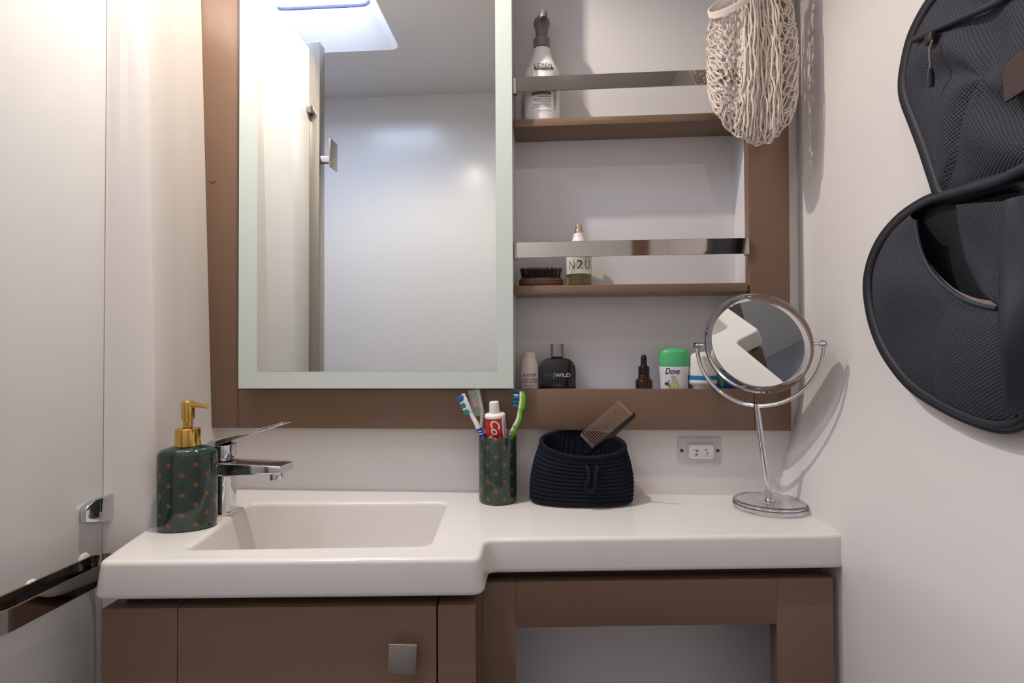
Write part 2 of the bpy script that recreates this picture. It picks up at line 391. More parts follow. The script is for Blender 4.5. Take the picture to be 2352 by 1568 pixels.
kp = atl(925, 1511, (L1[0][0]+dd.y*.021, L1[0][1]-dd.x*.021), (L1[1][0]+dd.y*.021, L1[1][1]-dd.x*.021)) - Vector((dd.y, -dd.x, 0))*.021; dirx = Vector((dd.x, dd.y, 0)); nout = Vector((dd.y, -dd.x, 0))
kb = prism('knob', [(-.0178, -.0183), (.0178, -.0183), (.0178, .0183), (-.0178, .0183)], lambda u, v, t: kp + dirx*(u*math.cos(R(2))+v*math.sin(R(2))) + Vector((0, 0, 1))*(v*math.cos(R(2))-u*math.sin(R(2))) + nout*t, .018, .024, STEEL, dr, .0012, world=True)
tube('knob_stem', [kp+nout*.0005+dirx*.004, kp+nout*.0185+dirx*.004], .008, CHROME, kb, sides=20, world=True)
oc = thing('open_cabinet', 'open brown cabinet frame under the narrow end of the counter', 'cabinet', (.17, -.1, 0))
e0, e1, e2, e3 = [Vector(g2(x)) for x in (1107.5, 1185, 1783, 1914)]
panel('stile', e0, e1+Vector((-.0004, 0)), .04, CT1, .020, BROWN, oc, .0004)
panel('top_rail', e1, e2, atl(1480, 1437, *L2).z, CT1, .020, BROWN, oc, .0004)
panel('stile', e2+Vector((.0004, 0)), e3, .04, CT1, .020, BROWN, oc, .0006)
panel('inner_rail', e0+Vector((.004, .040)), e3+Vector((.003, .040)), .74, .803, .01, BROWN, oc)
box('back_panel', (-.085, -.05, .04), (.40, -.042, .80), NICHE, oc, 0, world=True)
box('bottom_panel', (-.085, -.15, .04), (.40, -.051, .055), BROWN, oc, .001, world=True)

# ================================================================== WALL FITTINGS
# light switch
sw = thing('light_switch', 'white double rocker switch on a square plate under the shelves', 'switch', tuple(at(1606, 1033, y=WB)))
spx = lambda px, py, y=WB: at(px, py, y=y)-Vector(sw.location)
PLATE = mat('switch_plate', (205, 200, 200), .4); INK = mat('ink_dark', (60, 55, 60), .6); BLUEINK = mat('ink_blue', (38, 38, 110), .6)
def pxrect(name, x0, y0, x1, y1, ya, yb, material, parent, rad=.003, bev=.0006):
    p0, p1 = spx(x0, y1), spx(x1, y0)
    pl = round_poly([(p0.x, p0.z), (p1.x, p0.z), (p1.x, p1.z), (p0.x, p1.z)], rad, 4)
    return prism(name, pl, lambda u, v, t: (u, t, v), ya, yb, material, parent, bev)
pxrect('plate', 1558, 1003.5, 1654, 1061.5, -.0028, -.0002, PLATE, sw, .003, .0008)
pxrect('rocker_housing', 1577.5, 1017, 1639.5, 1054, -.0048, -.0029, PLATE, sw, .006, .0008)
rk = pxrect('rocker', 1580, 1020, 1637.5, 1052, -.0088, -.0049, mat('switch_white', (228, 224, 222), .3), sw, .006, .0016)
for px in (1565, 1647.5):
    q = spx(px, 1034); s_ = lathe('screw', [(.0001, .0010), (.0024, .0009), (.0034, 0)], mat('screw_bronze', (96, 82, 66), .4, .8), sw, 18)
    Mx = Matrix.Translation(q+Vector((0, -.0029, 0))) @ Matrix.Rotation(R(90), 4, 'X'); s_.matrix_local = Mx
    c1 = tube('screw_slot', [q+Vector((-.002, -.0041, 0)), q+Vector((.002, -.0041, 0))], .0004, MATS['screw_bronze'], s_, sides=4); c1.matrix_parent_inverse = Mx.inverted()
def icon(polys, material):
    for pl in polys:
        P_ = [spx(x, y) for x, y in pl]; mesh('icon', [(v.x, -.0089, v.z) for v in P_], [tuple(range(len(P_)))], material, rk, smooth=None)
icon([[(1590, 1030.2), (1600, 1030.2), (1600, 1031.5), (1590, 1031.5)], [(1599, 1031), (1601, 1032), (1596.5, 1036), (1595, 1034.6)], [(1600.2, 1031), (1601, 1031), (1601, 1036), (1600.2, 1036)],
      [(1590.5, 1044), (1602.5, 1044), (1602.5, 1045), (1590.5, 1045)], [(1615, 1031), (1623, 1031), (1623, 1032.2), (1615, 1032.2)], [(1618.6, 1028), (1619.4, 1028), (1619.4, 1031), (1618.6, 1031)], [(1616, 1044.2), (1625, 1044.2), (1625, 1045.1), (1616, 1045.1)]], INK)
icon([[(1594, 1039), (1597, 1040), (1599.5, 1039), (1599.5, 1041), (1597, 1042.5), (1594, 1041.3)], [(1621, 1036.5), (1622.4, 1036.5), (1623.2, 1039.5), (1622.4, 1041), (1620.4, 1041), (1620, 1039.5)]], BLUEINK)
# latch on the partition
la = thing('door_latch', 'small chrome latch keeper on the shower partition above the towel rail', 'latch', tuple(at(213, 1165, x=-.6605)))
pl = [at(x, y, x=-.6605) for x, y in ((181, 1199), (180.5, 1172), (186, 1163), (207, 1147), (246, 1133), (246, 1170), (241, 1197), (205, 1201.5))]
prism('latch_body', [(v.y, v.z) for v in pl], lambda u, v, t: (t, u, v), -.6598, -.6500, CHROME, la, .0025, world=True)
# towel rail: flat chrome bar, near end turned to the partition, far end to the jamb
tr = thing('towel_rail', 'flat polished chrome towel rail on the shower partition', 'towel rail', (-.64, -.37, .84))
TRM = mat('dark_chrome', (168, 160, 154), .05, 1)
TZ0, TZ1 = .8025, .8290
lo_ = round_poly([(-.6580, -.440), (-.6130, -.440), (-.6130, -.2575), (-.6580, -.2575)], .020, 8); li_ = offset(lo_, .003)
bm = bmesh.new(); R_ = rings(bm, [(lo_, TZ0), (lo_, TZ1-.0004), (offset(lo_, .0004), TZ1), (offset(lo_, .0026), TZ1), (li_, TZ1-.0004), (li_, TZ0), (lo_, TZ0)])
bmesh.ops.remove_doubles(bm, verts=bm.verts[:], dist=1e-5)
for v in bm.verts: v.co -= Vector(tr.location)
from_bm('flat_bar_loop', bm, TRM, tr, 40)
for px, py in ((70, 1340), (192, 1278)):
    q = at(px, py, x=-.6598); tube('standoff', [q+Vector((.0003, 0, -.004)), q+Vector((.0022, 0, -.004)), q+Vector((.0032, 0, -.004))], [.0095, .0085, .004], WHITEP, tr, sides=20, world=True)

# ================================================================== COUNTER OBJECTS
# --- starburst glaze shared by the dispenser and the tumbler (uv in metres)
def glaze():
    m = bpy.data.materials.new('green_starburst_glaze'); m.use_nodes = True; nt = m.node_tree; b = nt.nodes['Principled BSDF']
    N = lambda t, **k: [setattr(x := nt.nodes.new(t), kk, vv) for kk, vv in k.items()] and x or nt.nodes.new(t)
    def M(op, a, b_=None, c=None):
        x = nt.nodes.new('ShaderNodeMath'); x.operation = op
        for i, v in enumerate((a, b_, c)):
            if v is None: continue
            if isinstance(v, (int, float)): x.inputs[i].default_value = v
            else: nt.links.new(v, x.inputs[i])
        return x.outputs[0]
    uv = nt.nodes.new('ShaderNodeUVMap'); uv.uv_map = 'uv'; sp = nt.nodes.new('ShaderNodeSeparateXYZ'); nt.links.new(uv.outputs[0], sp.inputs[0])
    line = cen = None
    S = .030
    for ox, oy in ((0, 0), (.5, .5)):
        x = M('SUBTRACT', M('FRACT', M('ADD', M('DIVIDE', sp.outputs[0], S), ox+50)), .5); y = M('SUBTRACT', M('FRACT', M('ADD', M('DIVIDE', sp.outputs[1], S), oy+.15)), .5)
        rr = M('SQRT', M('ADD', M('MULTIPLY', x, x), M('MULTIPLY', y, y))); an = M('ARCTAN2', y, x)
        ph = M('ABSOLUTE', M('SINE', M('MULTIPLY', an, 10)))
        l = M('MULTIPLY', M('LESS_THAN', M('MULTIPLY', ph, rr), .05), M('LESS_THAN', rr, .44)); l = M('MULTIPLY', l, M('GREATER_THAN', rr, .07))
        c = M('SUBTRACT', 1.0, M('MULTIPLY', rr, 9.0)); c = M('MAXIMUM', c, 0.0)
        line = l if line is None else M('MAXIMUM', line, l); cen = c if cen is None else M('MAXIMUM', cen, c)
    def mix(f, c0, c1):
        x = nt.nodes.new('ShaderNodeMix'); x.data_type = 'RGBA'; nt.links.new(f, x.inputs[0])
        for i, c in ((6, c0), (7, c1)):
            if isinstance(c, tuple): x.inputs[i].default_value = c
            else: nt.links.new(c, x.inputs[i])
        return x.outputs[2]
    up_ = M('MULTIPLY', line, .26); cc = M('MULTIPLY', cen, 1.0); cc = M('MINIMUM', cc, .52)
    c = mix(up_, s2l((24, 52, 42)), s2l((140, 122, 66))); c = mix(cc, c, s2l((176, 84, 44)))
    nt.links.new(c, b.inputs['Base Color']); b.inputs['Roughness'].default_value = .08; b.inputs['Coat Weight'].default_value = .4; b.inputs['Coat Roughness'].default_value = .03
    return m
GLAZE = glaze()
GREEN = mat('green_glaze', (24, 58, 45), .1, coat=.4)
# soap dispenser
dp = thing('soap_dispenser', 'dark green oval ceramic soap dispenser with gold pump', 'soap dispenser', (-.558, -.205, Z), R(20))
prof = [(.0002, 0), (.88, 0), (.95, .0015), (.985, .005), (1, .012), (1, .05), (1, .085), (.995, .108), (.985, .1135)]
body = lathe('body', [(r_*.0415, z) for r_, z in prof], GLAZE, dp, 64, 1, .66, 2.2, uvr=.036, cap=False)
lathe('shoulder', [(.985*.0415, .1135), (.965*.0415, .1165), (.93*.0415, .1188), (.86*.0415, .1210), (.7*.0415, .1235), (.55*.0415, .1252), (.017, .1262)], GREEN, dp, 64, 1, .66, 2.1, cap=False)
lathe('collar', rounded([(.0001, .125), (.0178, .125), (.0172, .1525), (.0001, .1540)], .0015), GOLD, dp, 40)
pump = lathe('pump_head', rounded([(.0001, .1535), (.0068, .1535), (.0068, .166), (.0092, .1668), (.0092, .193), (.0085, .1945), (.0001, .1950)], .0008), GOLD, dp, 32)
th = R(-20); dz_ = lambda x, y, z: (x*math.cos(th)-y*math.sin(th), x*math.sin(th)+y*math.cos(th), z)
tube('nozzle', [dz_(.004, -.001, .1885), dz_(.018, -.004, .1885), dz_(.032, -.007, .1875), dz_(.040, -.009, .1855)], [.0042, .0036, .0032, .003], GOLD, pump, sides=12)
# tap
tp = thing('basin_tap', 'chrome single lever mixer tap at the basin corner', 'tap', (-.549, -.132, Z), R(-3))
lathe('column', rounded([(.0001, 0), (.0215, 0), (.0215, .004), (.0205, .006), (.0200, .05), (.0205, .075), (.0215, .085), (.0001, .085)], .001), CHROME, tp, 48, n=2.8)
def loft(name, secs, material, parent, k=6, smooth=40):   # secs: (centre, halfw(y), halfh(z), tiltvec) along +x
    V, Fc = [], []
    for (x, zc, hw_, hh, rr_) in secs:
        pr = round_poly([(-hw_, -hh), (hw_, -hh), (hw_, hh), (-hw_, hh)], rr_, k)
        V += [(x, u, zc+v) for u, v in pr]
    n_ = len(V)//len(secs)
    for i in range(len(secs)-1): Fc += [(i*n_+j, i*n_+(j+1) % n_, (i+1)*n_+(j+1) % n_, (i+1)*n_+j) for j in range(n_)]
    Fc += [tuple(range(n_))[::-1], tuple(range((len(secs)-1)*n_, len(secs)*n_))]
    return mesh(name, V, Fc, material, parent, smooth=smooth)
sp_ = loft('spout', [(-.020, .079, .0195, .0105, .006), (.0, .078, .0215, .0115, .005), (.02, .0765, .0222, .0115, .005), (.05, .0775, .0222, .0095, .004), (.085, .078, .0222, .0082, .004), (.112, .078, .0220, .0072, .004), (.1155, .0785, .021, .006, .004)], CHROME, tp)
lathe('aerator', rounded([(.0001, .058), (.0108, .058), (.0115, .0595), (.0115, .071), (.0001, .071)], .0006), CHROME, sp_, 28, c=(.098, 0))
lathe('cartridge', rounded([(.0001, .0895), (.0195, .0895), (.0195, .094), (.0222, .0945), (.0222, .116), (.0001, .116)], .0008), CHROME, tp, 48)
lv = [(-.0222, .113, .006, .0035, .002), (-.018, .1150, .0145, .005, .003), (-.008, .1185, .0205, .0055, .003), (.006, .1222, .0220, .0055, .003), (.02, .126, .0205, .0045, .003), (.04, .1315, .0185, .0035, .002), (.07, .1400, .0175, .0028, .0018), (.10, .1485, .0168, .0022, .0015), (.116, .1535, .0155, .0018, .0012), (.118, .1545, .012, .0012, .001)]
loft('lever', lv, CHROME, tp)
# tumbler
TB = Vector((-.0925, -.034, Z))
tm = thing('toothbrush_tumbler', 'dark green ceramic tumbler with starburst pattern holding toothbrushes', 'tumbler', tuple(TB))
TR, TH = .0347, .117
lathe('cup', [(.0001, 0), (TR*.93, 0), (TR*.97, .001), (TR*.995, .004), (TR, .01), (TR, TH-.002), (TR-.0007, TH-.0005), (TR-.0018, TH), (TR-.003, TH-.0006), (TR-.0036, TH-.003), (TR-.0036, .006), (TR-.008, .004), (.0001, .004)], GLAZE, tm, 64, uvr=TR, cap=False)
# toothbrushes
BW = mat('brush_white', (236, 232, 232), .28); BBLUE = mat('brush_blue', (28, 66, 186), .3); BGREEN = mat('brush_green', (112, 190, 26), .28)
BRT = mat('bristle_teal', (20, 158, 140), .6); BRB = mat('bristle_blue', (52, 110, 190), .6); BRW = mat('bristle_white', (225, 232, 230), .6); BRD = mat('bristle_navy', (22, 62, 140), .6); BRP = mat('bristle_coral', (232, 150, 128), .6)
def inner(p): return p
def brush(label, name, pts, y, rads, material, flat=.75):
    P_ = [at(px, py, y=yy) for (px, py), yy in zip(pts, y)]
    t = thing(name, label, 'toothbrush', tuple(P_[-1]), group=None)
    return t, P_
def bristles(t, base0, base1, dirv, groups, dep=.0045, nrow=4):
    # groups: (s0, s1, length0, length1, material)
    for s0, s1, l0, l1, mt_ in groups:
        ch = []
        k = max(2, int((s1-s0)*(base1-base0).length/.0021))
        for i in range(k):
            for j in range(nrow):
                s = s0+(s1-s0)*(i+.5)/k; L_ = l0+(l1-l0)*(i+.5)/k
                p = base0.lerp(base1, s)+Vector((0, (j/(nrow-1)-.5)*2*dep, 0)); ch.append(tube('', [p, p+dirv*L_*(1+random.uniform(-.03, .03))], .00105, None, None, 6, bm_only=True))
        join('bristles', ch, mt_, t, world=True)
yb = -.040
# blue-white brush leaning left
pts = [(1063, 904), (1071, 925), (1083, 952), (1094, 972), (1102, 990), (1110, 1007), (1122, 1050), (1134, 1110), (1138, 1138)]
P_ = [at(*p, y=yy) for p, yy in zip(pts, (-.046, -.046, -.045, -.045, -.044, -.043, -.040, -.036, -.034))]
t = thing('toothbrush', 'white toothbrush with blue grip and blue and teal bristles in the tumbler', 'toothbrush', tuple(P_[-1]))
S_ = spline(P_, 5)
cut = 18
tube('neck', S_[:cut+1], [(.0036 if i < 3 else .0046 if i < 9 else .0034+.0016*(i-9)/9) for i in range(cut+1)], BW, t, 12, flat=1.15, upv=(1, 0, 0), world=True)
tube('grip', S_[cut:], [.0052+.0008*math.sin(i*1.1) for i in range(len(S_)-cut)], BBLUE, t, 12, flat=1.15, upv=(1, 0, 0), world=True)
tube('handle_inlay', [p+Vector((-.001, -.0042, 0)) for p in S_[cut+6:cut+16]], .0026, BW, t, 8, world=True)
for k in (2, 4): tube('grip_stripe', [S_[cut+k]+Vector((-.0046, -.0042, .0006)), S_[cut+k]+Vector((0, -.0066, 0)), S_[cut+k]+Vector((.004, -.0048, .0012))], .0009, BW, t, 6, world=True)
ax = (P_[2]-P_[0]).normalized(); dv = Vector((ax.z, 0, -ax.x)).normalized(); dv = dv if dv.x < 0 else -dv; dv = (dv+Vector((0, 0, -.04))).normalized()
bristles(t, P_[0]+ax*.001, P_[2], dv, [(0.02, .26, .0125, .0100, BRB), (.29, .36, .010, .010, BRW), (.40, .56, .0105, .0115, BRT), (.60, .67, .0100, .0100, BRW), (.70, .90, .0105, .0115, BRT)])
# capped brush
pts = [(1096, 897), (1101, 920), (1106, 945), (1107, 962), (1106, 980), (1110, 1000), (1124, 1050), (1150, 1128)]
P_ = [at(*p, y=yy) for p, yy in zip(pts, (-.020, -.020, -.021, -.021, -.022, -.022, -.026, -.030))]
t = thing('toothbrush', 'white toothbrush with a clear travel cap over its coral and green bristles', 'toothbrush', tuple(P_[-1]))
S_ = spline(P_, 5)
tube('neck', S_, [.0042 if i < 8 else .0034 for i in range(len(S_))], BW, t, 12, upv=(1, 0, 0), world=True)
ax = (P_[2]-P_[0]).normalized(); dv = Vector((ax.z, 0, -ax.x)).normalized(); dv = dv if dv.x < 0 else -dv
bristles(t, P_[0], P_[2], dv, [(.04, .26, .011, .011, BRT), (.30, .74, .012, .012, BRP), (.78, .98, .0105, .0105, BRT)])
cc = [P_[0]-ax*.004+dv*.005, P_[2]+ax*.006+dv*.005]
CAPM = mat('cap_clear', (222, 232, 224), .12, trans=.75, ior=1.2)
Vc = []
for p in cc:
    pr = round_poly([(-.0115, -.009), (.0105, -.009), (.0105, .009), (-.0115, .009)], .003, 4)
    Vc += [p+dv*(-u)+Vector((0, 1, 0))*v for u, v in pr]
n_ = len(Vc)//2
mesh('travel_cap', Vc, [(j, (j+1) % n_, n_+(j+1) % n_, n_+j) for j in range(n_)]+[tuple(range(n_))], CAPM, t, world=True)
# green brush
pts = [(1198, 899), (1199.5, 915), (1197, 935), (1194, 945), (1191.5, 962), (1183, 980), (1176, 995), (1172, 1008), (1164, 1050), (1156, 1134)]
P_ = [at(*p, y=yy) for p, yy in zip(pts, (-.030,)*4+(-.030, -.030, -.031, -.031, -.032, -.034))]
t = thing('toothbrush', 'green and white toothbrush with navy and teal bristles in the tumbler', 'toothbrush', tuple(P_[-1]))
S_ = spline(P_, 5)
rr = [(.0040 if i < 3 else .0062 if i < 12 else .0042-.0006*(i-12)/6 if i < 18 else .0042+.0016*min(1, (i-18)/14)) for i in range(len(S_))]
tube('back_grip', [p+Vector((.0016, 0, 0)) for p in S_], [r_*.86 for r_ in rr], BGREEN, t, 12, upv=(1, 0, 0), world=True)
tube('handle', [p+Vector((-.0016, 0, 0)) for p in S_], [r_*.72 for r_ in rr], BW, t, 12, upv=(1, 0, 0), world=True)
for k in (24, 28, 32): tube('thumb_ridge', [S_[k]+Vector((-.0052, -.002, 0)), S_[k]+Vector((-.003, -.0052, -.001)), S_[k]+Vector((.0006, -.0058, .001))], .0012, mat('ridge_grey', (178, 182, 176), .4), t, 6, world=True)
b0, b1_ = at(1192.5, 897, y=-.030), at(1188, 932, y=-.030)
bristles(t, b0, b1_, Vector((-1, 0, .12)).normalized(), [(0, .22, .0100, .0095, BRD), (.26, .32, .0085, .0085, BRW), (.36, .50, .008, .008, BRT), (.52, .64, .0085, .0085, BRD), (.66, .76, .008, .008, BRT), (.78, .88, .0085, .0085, BRD), (.90, .99, .0075, .0075, BRT)])
# toothpaste
TPY = -.047
sh = at(1137, 956, y=TPY); bt_ = Vector((-.088, -.030, Z+.012)); axv = (sh-bt_).normalized(); Ltp = (sh-bt_).length
t = thing('toothpaste_tube', 'red and white toothpaste tube with white cap in the tumbler', 'toothpaste', tuple(bt_))
sideX = Vector((1, 0, 0)) - axv*axv.x; sideX.normalize(); frontv = axv.cross(sideX); frontv = frontv if frontv.y < 0 else -frontv
REDP = mat('toothpaste_red', (206, 28, 30), .3, bump=.25, bscale=120); 
Vt, Ft = [], []; NS, NT = 24, 40
for i in range(NS+1):
    s = i/NS; hw_ = .0180+.0012*(1-s); hd = .0008+.0165*s**.8
    if s > .97: hw_ *= .985
    for k in range(NT):
        a_ = 2*math.pi*k/NT; wr = .0005*math.sin(k*2.3+i*1.9)*min(1, 4*s*(1-s))
        Vt.append(bt_+axv*(Ltp*s)+sideX*(math.cos(a_)*(hw_+wr))+frontv*(math.sin(a_)*(hd+wr)))
for i in range(NS): Ft += [(i*NT+k, i*NT+(k+1) % NT, (i+1)*NT+(k+1) % NT, (i+1)*NT+k) for k in range(NT)]
Ft += [tuple(range(NT))[::-1], tuple(range(NS*NT, (NS+1)*NT))]
tb = mesh('tube_body', Vt, Ft, REDP, t, world=True, smooth=80)
tb.data.materials.append(mat('toothpaste_white', (230, 230, 232), .3))
for pg in tb.data.polygons:
    k = min(v % NT for v in pg.vertices) if len(pg.vertices) == 4 else 0
    if len(pg.vertices) == 4 and ((k <= 4 or k >= 33)): pg.material_index = 1
def lathe_axis(name, prof, material, parent, base, axis, sX, seg=40):
    fv = axis.cross(sX); V, Fc = [], []
    for r_, z in prof:
        for k in range(seg):
            a_ = 2*math.pi*k/seg; V.append(base+axis*z+sX*(r_*math.cos(a_))+fv*(r_*math.sin(a_)))
    Fc = [(i*seg+k, i*seg+(k+1) % seg, (i+1)*seg+(k+1) % seg, (i+1)*seg+k) for i in range(len(prof)-1) for k in range(seg)]
    Fc += [tuple(range(seg))[::-1], tuple(range((len(prof)-1)*seg, len(prof)*seg))]
    return mesh(name, V, Fc, material, parent, world=True)
lathe_axis('shoulder', rounded([(.0001, -.001), (.0186, -.001), (.0188, .0025), (.0175, .0050), (.008, .0075), (.0001, .0078)], .001), WHITEP, t, sh, axv, sideX)
lathe_axis('cap', rounded([(.0001, .0065), (.0098, .0065), (.0083, .0268), (.0001, .0272)], .0012), WHITEP, t, sh, axv, sideX)
def tp_place(u, v):   # u along the tube (down), v across
    s = max(.05, min(.99, 1-u/Ltp)); hw_ = .0180+.0012*(1-s); hd = .0008+.0165*s**.8
    ca = max(-.97, min(.97, v/hw_)); return bt_+axv*(Ltp*s)+sideX*(ca*hw_)+frontv*(math.sqrt(1-ca*ca)*hd+.0007)-Vector(t.location)
V, Fc = text_mesh('Colgate', .030, shear=.25, bold=.0004, align='LEFT', space=.92)
xa, xb, ya, yb_ = min(v.x for v in V), max(v.x for v in V), min(v.y for v in V), max(v.y for v in V)
mesh('lettering', [tp_place(.0035+(v.x-xa)/(xb-xa)*.066, (v.y-ya)/(yb_-ya)*.0215-.0125) for v in V], Fc, mat('print_white', (240, 236, 232), .4), t, smooth=None)
V, Fc = text_mesh('anticaries fluoride toothpaste', .0042, align='LEFT')
mesh('lettering', [tp_place(.006+v.x, v.y+.0166) for v in V], Fc, mat('print_navy', (40, 50, 96), .5), t, smooth=None)

# crocheted basket
bk = thing('crochet_basket', 'black crocheted basket with a hanging loop on the counter', 'basket', (.056, -.030, Z))
YARN = mat('black_yarn', (25, 27, 38), .85, spec=.2, bump=.6, bscale=900, var=.25, vscale=400)
rows, per = 13, 62
def bpos(a_, t_):      # a_ angle, t_ height fraction -> outer surface point
    ca, sa = math.sin(a_), -math.cos(a_)
    e = 2.5; ca2, sa2 = math.copysign(abs(ca)**(2/e), ca), math.copysign(abs(sa)**(2/e), sa)
    fl = 1-.17*t_**1.6
    hx, hy = .0885*fl*(1+.05*math.sin(t_*3)), .0455*(1-.10*t_)
    hgt = .100+.024*(.5*(1-sa)-.5) if False else (.086+.025*(.5+.5*sa)-.003*ca)
    sag = -.006*(1-abs(ca))*t_*(1 if sa < 0 else 0)
    x = hx*ca2+.004*t_; y = hy*sa2
    return Vector((x, y, .004+(hgt+sag)*t_))
NA, NTt = per*6, rows*7
V, Fc = [], []
for j in range(NTt+1):
    t_ = j/NTt; rowp = t_*rows; ri = int(min(rows-1, rowp)); fr = rowp-ri
    for k in range(NA):
        a_ = 2*math.pi*k/NA
        p = bpos(a_, t_); p2 = bpos(a_, min(1, t_+.01)); n2 = Vector((math.sin(a_)/.088, -math.cos(a_)/.045, 0)).normalized()
        st = (a_/(2*math.pi)*per+.9*(fr)+ri*.37)
        d = .0030*math.sqrt(max(0, math.sin(math.pi*fr)))*(.25+.75*abs(math.sin(math.pi*st))**.7)
        V.append(p+n2*d)
for k in range(NA):     # inner lip
    a_ = 2*math.pi*k/NA; p = bpos(a_, 1); n2 = Vector((math.sin(a_)/.088, -math.cos(a_)/.045, 0)).normalized(); V.append(p-n2*.004+Vector((0, 0, .0005)))
for t_ in (.8, .5, .1):
    for k in range(NA):
        a_ = 2*math.pi*k/NA; p = bpos(a_, t_); n2 = Vector((math.sin(a_)/.088, -math.cos(a_)/.045, 0)).normalized(); V.append(p-n2*.006+n2*.0012*math.sin(k*.9))
NR = NTt+1+4
for j in range(NR-1): Fc += [(j*NA+k, j*NA+(k+1) % NA, (j+1)*NA+(k+1) % NA, (j+1)*NA+k) for k in range(NA)]
Fc += [tuple(range(NA))[::-1], tuple(range((NR-1)*NA, NR*NA))]
mesh('crocheted_body', V, Fc, YARN, bk, smooth=80)
# rim roll
rim = [bpos(2*math.pi*k/120, 1)+Vector((0, 0, .001)) for k in range(120)]
tube('rim', rim, [.0038+.0006*math.sin(k*math.pi) + .0005*(k % 2) for k in range(120)], YARN, bk, 8, closed=True, upv=(0, 0, 1))
lp = [at(x, y, y=yy)-Vector(bk.location) for x, y, yy in ((1347, 1070, -.074), (1352, 1083, -.083), (1352, 1100, -.084), (1346, 1114, -.084), (1347, 1125, -.084), (1356, 1129, -.084), (1365, 1124, -.084), (1367, 1110, -.084), (1368, 1092, -.084), (1372, 1078, -.080), (1368, 1070, -.072))]
lps = spline(lp, 7); tube('hanging_loop', lps, [.0031+.0005*(i % 2) for i in range(len(lps))], YARN, bk, 8)
# comb
COMB = mat('comb_brown', (158, 132, 118), .3, var=.15, vscale=60); COMBD = mat('comb_dark', (40, 32, 30), .25)
yc = -.052
A0, A1 = at(1366, 1037, y=-.030), at(1464, 956, y=-.070)      # along the spine
cdir = (A1-A0).normalized(); tdir0 = (at(1390, 955, y=-.050)-at(1424, 990, y=-.050)).normalized()
tdir = (tdir0-cdir*tdir0.dot(cdir)).normalized(); cn = cdir.cross(tdir)
cm = thing('comb', 'brown wide tooth comb leaning out of the crocheted basket', 'comb', tuple(A0))
Lc = (A1-A0).length
def cpos(u, v, t_): return A0+cdir*u+tdir*v+cn*t_
hl = .055
sp2 = [(-hl, .004), (-hl*.6, .003), (0, .001), (Lc*.5, -.001), (Lc-.004, .001), (Lc, .004), (Lc+.001, .0085), (Lc-.005, .0085), (0, .0080), (-hl*.5, .012), (-hl, .012)]
prism('spine', sp2, cpos, -.0022, .0022, COMBD, cm, .0008, world=True)
NTh = 25
for i in range(NTh):
    u = .004+(Lc-.010)*i/(NTh-1); wd = .0005; wb = .0009
    if i in (0, NTh-1): wd, wb = .0013, .0028
    LT = .0415 - (.0015 if i in (0,) else 0)
    prism('tooth', [(u-wb, .0070), (u+wb, .0070), (u+wd, LT-.002), (u, LT), (u-wd, LT-.002)], cpos, -.0014, .0014, COMB, cm, .0004, world=True)

# ------------------------------------------------------------------ stand mirror
MC = Vector((.351, -.064, 1.128)); AZ = R(40.2); TILT = R(17.8)
axm = Vector((math.cos(AZ), -math.sin(AZ), 0)); nm = Vector((-math.sin(AZ)*math.cos(TILT), -math.cos(AZ)*math.cos(TILT), -math.sin(TILT))); um = nm.cross(axm); um = um if um.z > 0 else -um
BC = at(1768, 1166, z=Z)
sm = thing('stand_mirror', 'round swivel vanity mirror on a chrome stand with clear base', 'mirror', tuple(BC))
o_ = Vector(BC)
lathe('base', rounded([(.0001, .0001), (.058, .0001), (.0595, .004), (.0585, .011), (.056, .0135), (.046, .0128), (.03, .0118), (.0001, .0118)], .002), ACRY, sm, 64)
UR = .1035
bot = MC+Vector((0, 0, -UR+.004))
tube('stem', [o_+Vector((0, 0, .0122)), o_.lerp(bot, .3)+Vector((0, 0, .008)), bot], .0052, CHROME, sm, 20, world=True)
lathe('stem_foot', rounded([(.0001, .0119), (.0095, .0119), (.009, .015), (.0062, .018), (.0001, .018)], .001), CHROME, sm, 24)
arc = []
for i in range(41):
    a_ = math.pi*i/40; arc.append(MC+axm*(-math.cos(a_)*UR)+Vector((0, 0, -math.sin(a_)*UR)))
arc = [arc[0]+Vector((0, 0, .006))]+arc+[arc[-1]+Vector((0, 0, .006))]
tube('yoke', arc, .0038, CHROME, sm, 12, world=True, flat=.7)
for s in (-1, 1):
    tube('pivot_knob', [MC+axm*s*(UR-.0145), MC+axm*s*(UR-.004)], .0035, CHROME, sm, 14, world=True)
    tube('pivot_knob', [MC+axm*s*(UR-.004), MC+axm*s*(UR+.004), MC+axm*s*(UR+.006)], [.0065, .0065, .005], CHROME, sm, 18, world=True)
def disc_lathe(name, prof, material, parent, seg=80):
    V, Fc = [], []
    for r_, z in prof:
        for k in range(seg):
            a_ = 2*math.pi*k/seg; V.append(MC+nm*z+axm*(r_*math.cos(a_))+um*(r_*math.sin(a_)))
    n_ = len(prof)
    for i in range(n_ if prof[0][0] > .001 else n_-1):
        j = (i+1) % n_; Fc += [(i*seg+k, i*seg+(k+1) % seg, j*seg+(k+1) % seg, j*seg+k) for k in range(seg)]
    if prof[0][0] <= .001: Fc += [tuple(range(seg))[::-1], tuple(range((n_-1)*seg, n_*seg))]
    return mesh(name, V, Fc, material, parent, world=True)
disc_lathe('rim', rounded([(.0770, -.006), (.084, -.010), (.0882, -.007), (.0887, 0), (.0882, .007), (.084, .010), (.0770, .006), (.0767, 0), (.0770, -.006)], .002)[:-1], ACRY, sm)
disc_lathe('mirror_glass', [(.0005, .0005), (.0760, .0005), (.0765, .0), (.0760, -.0005), (.0005, -.0005)], MIRROR, sm)

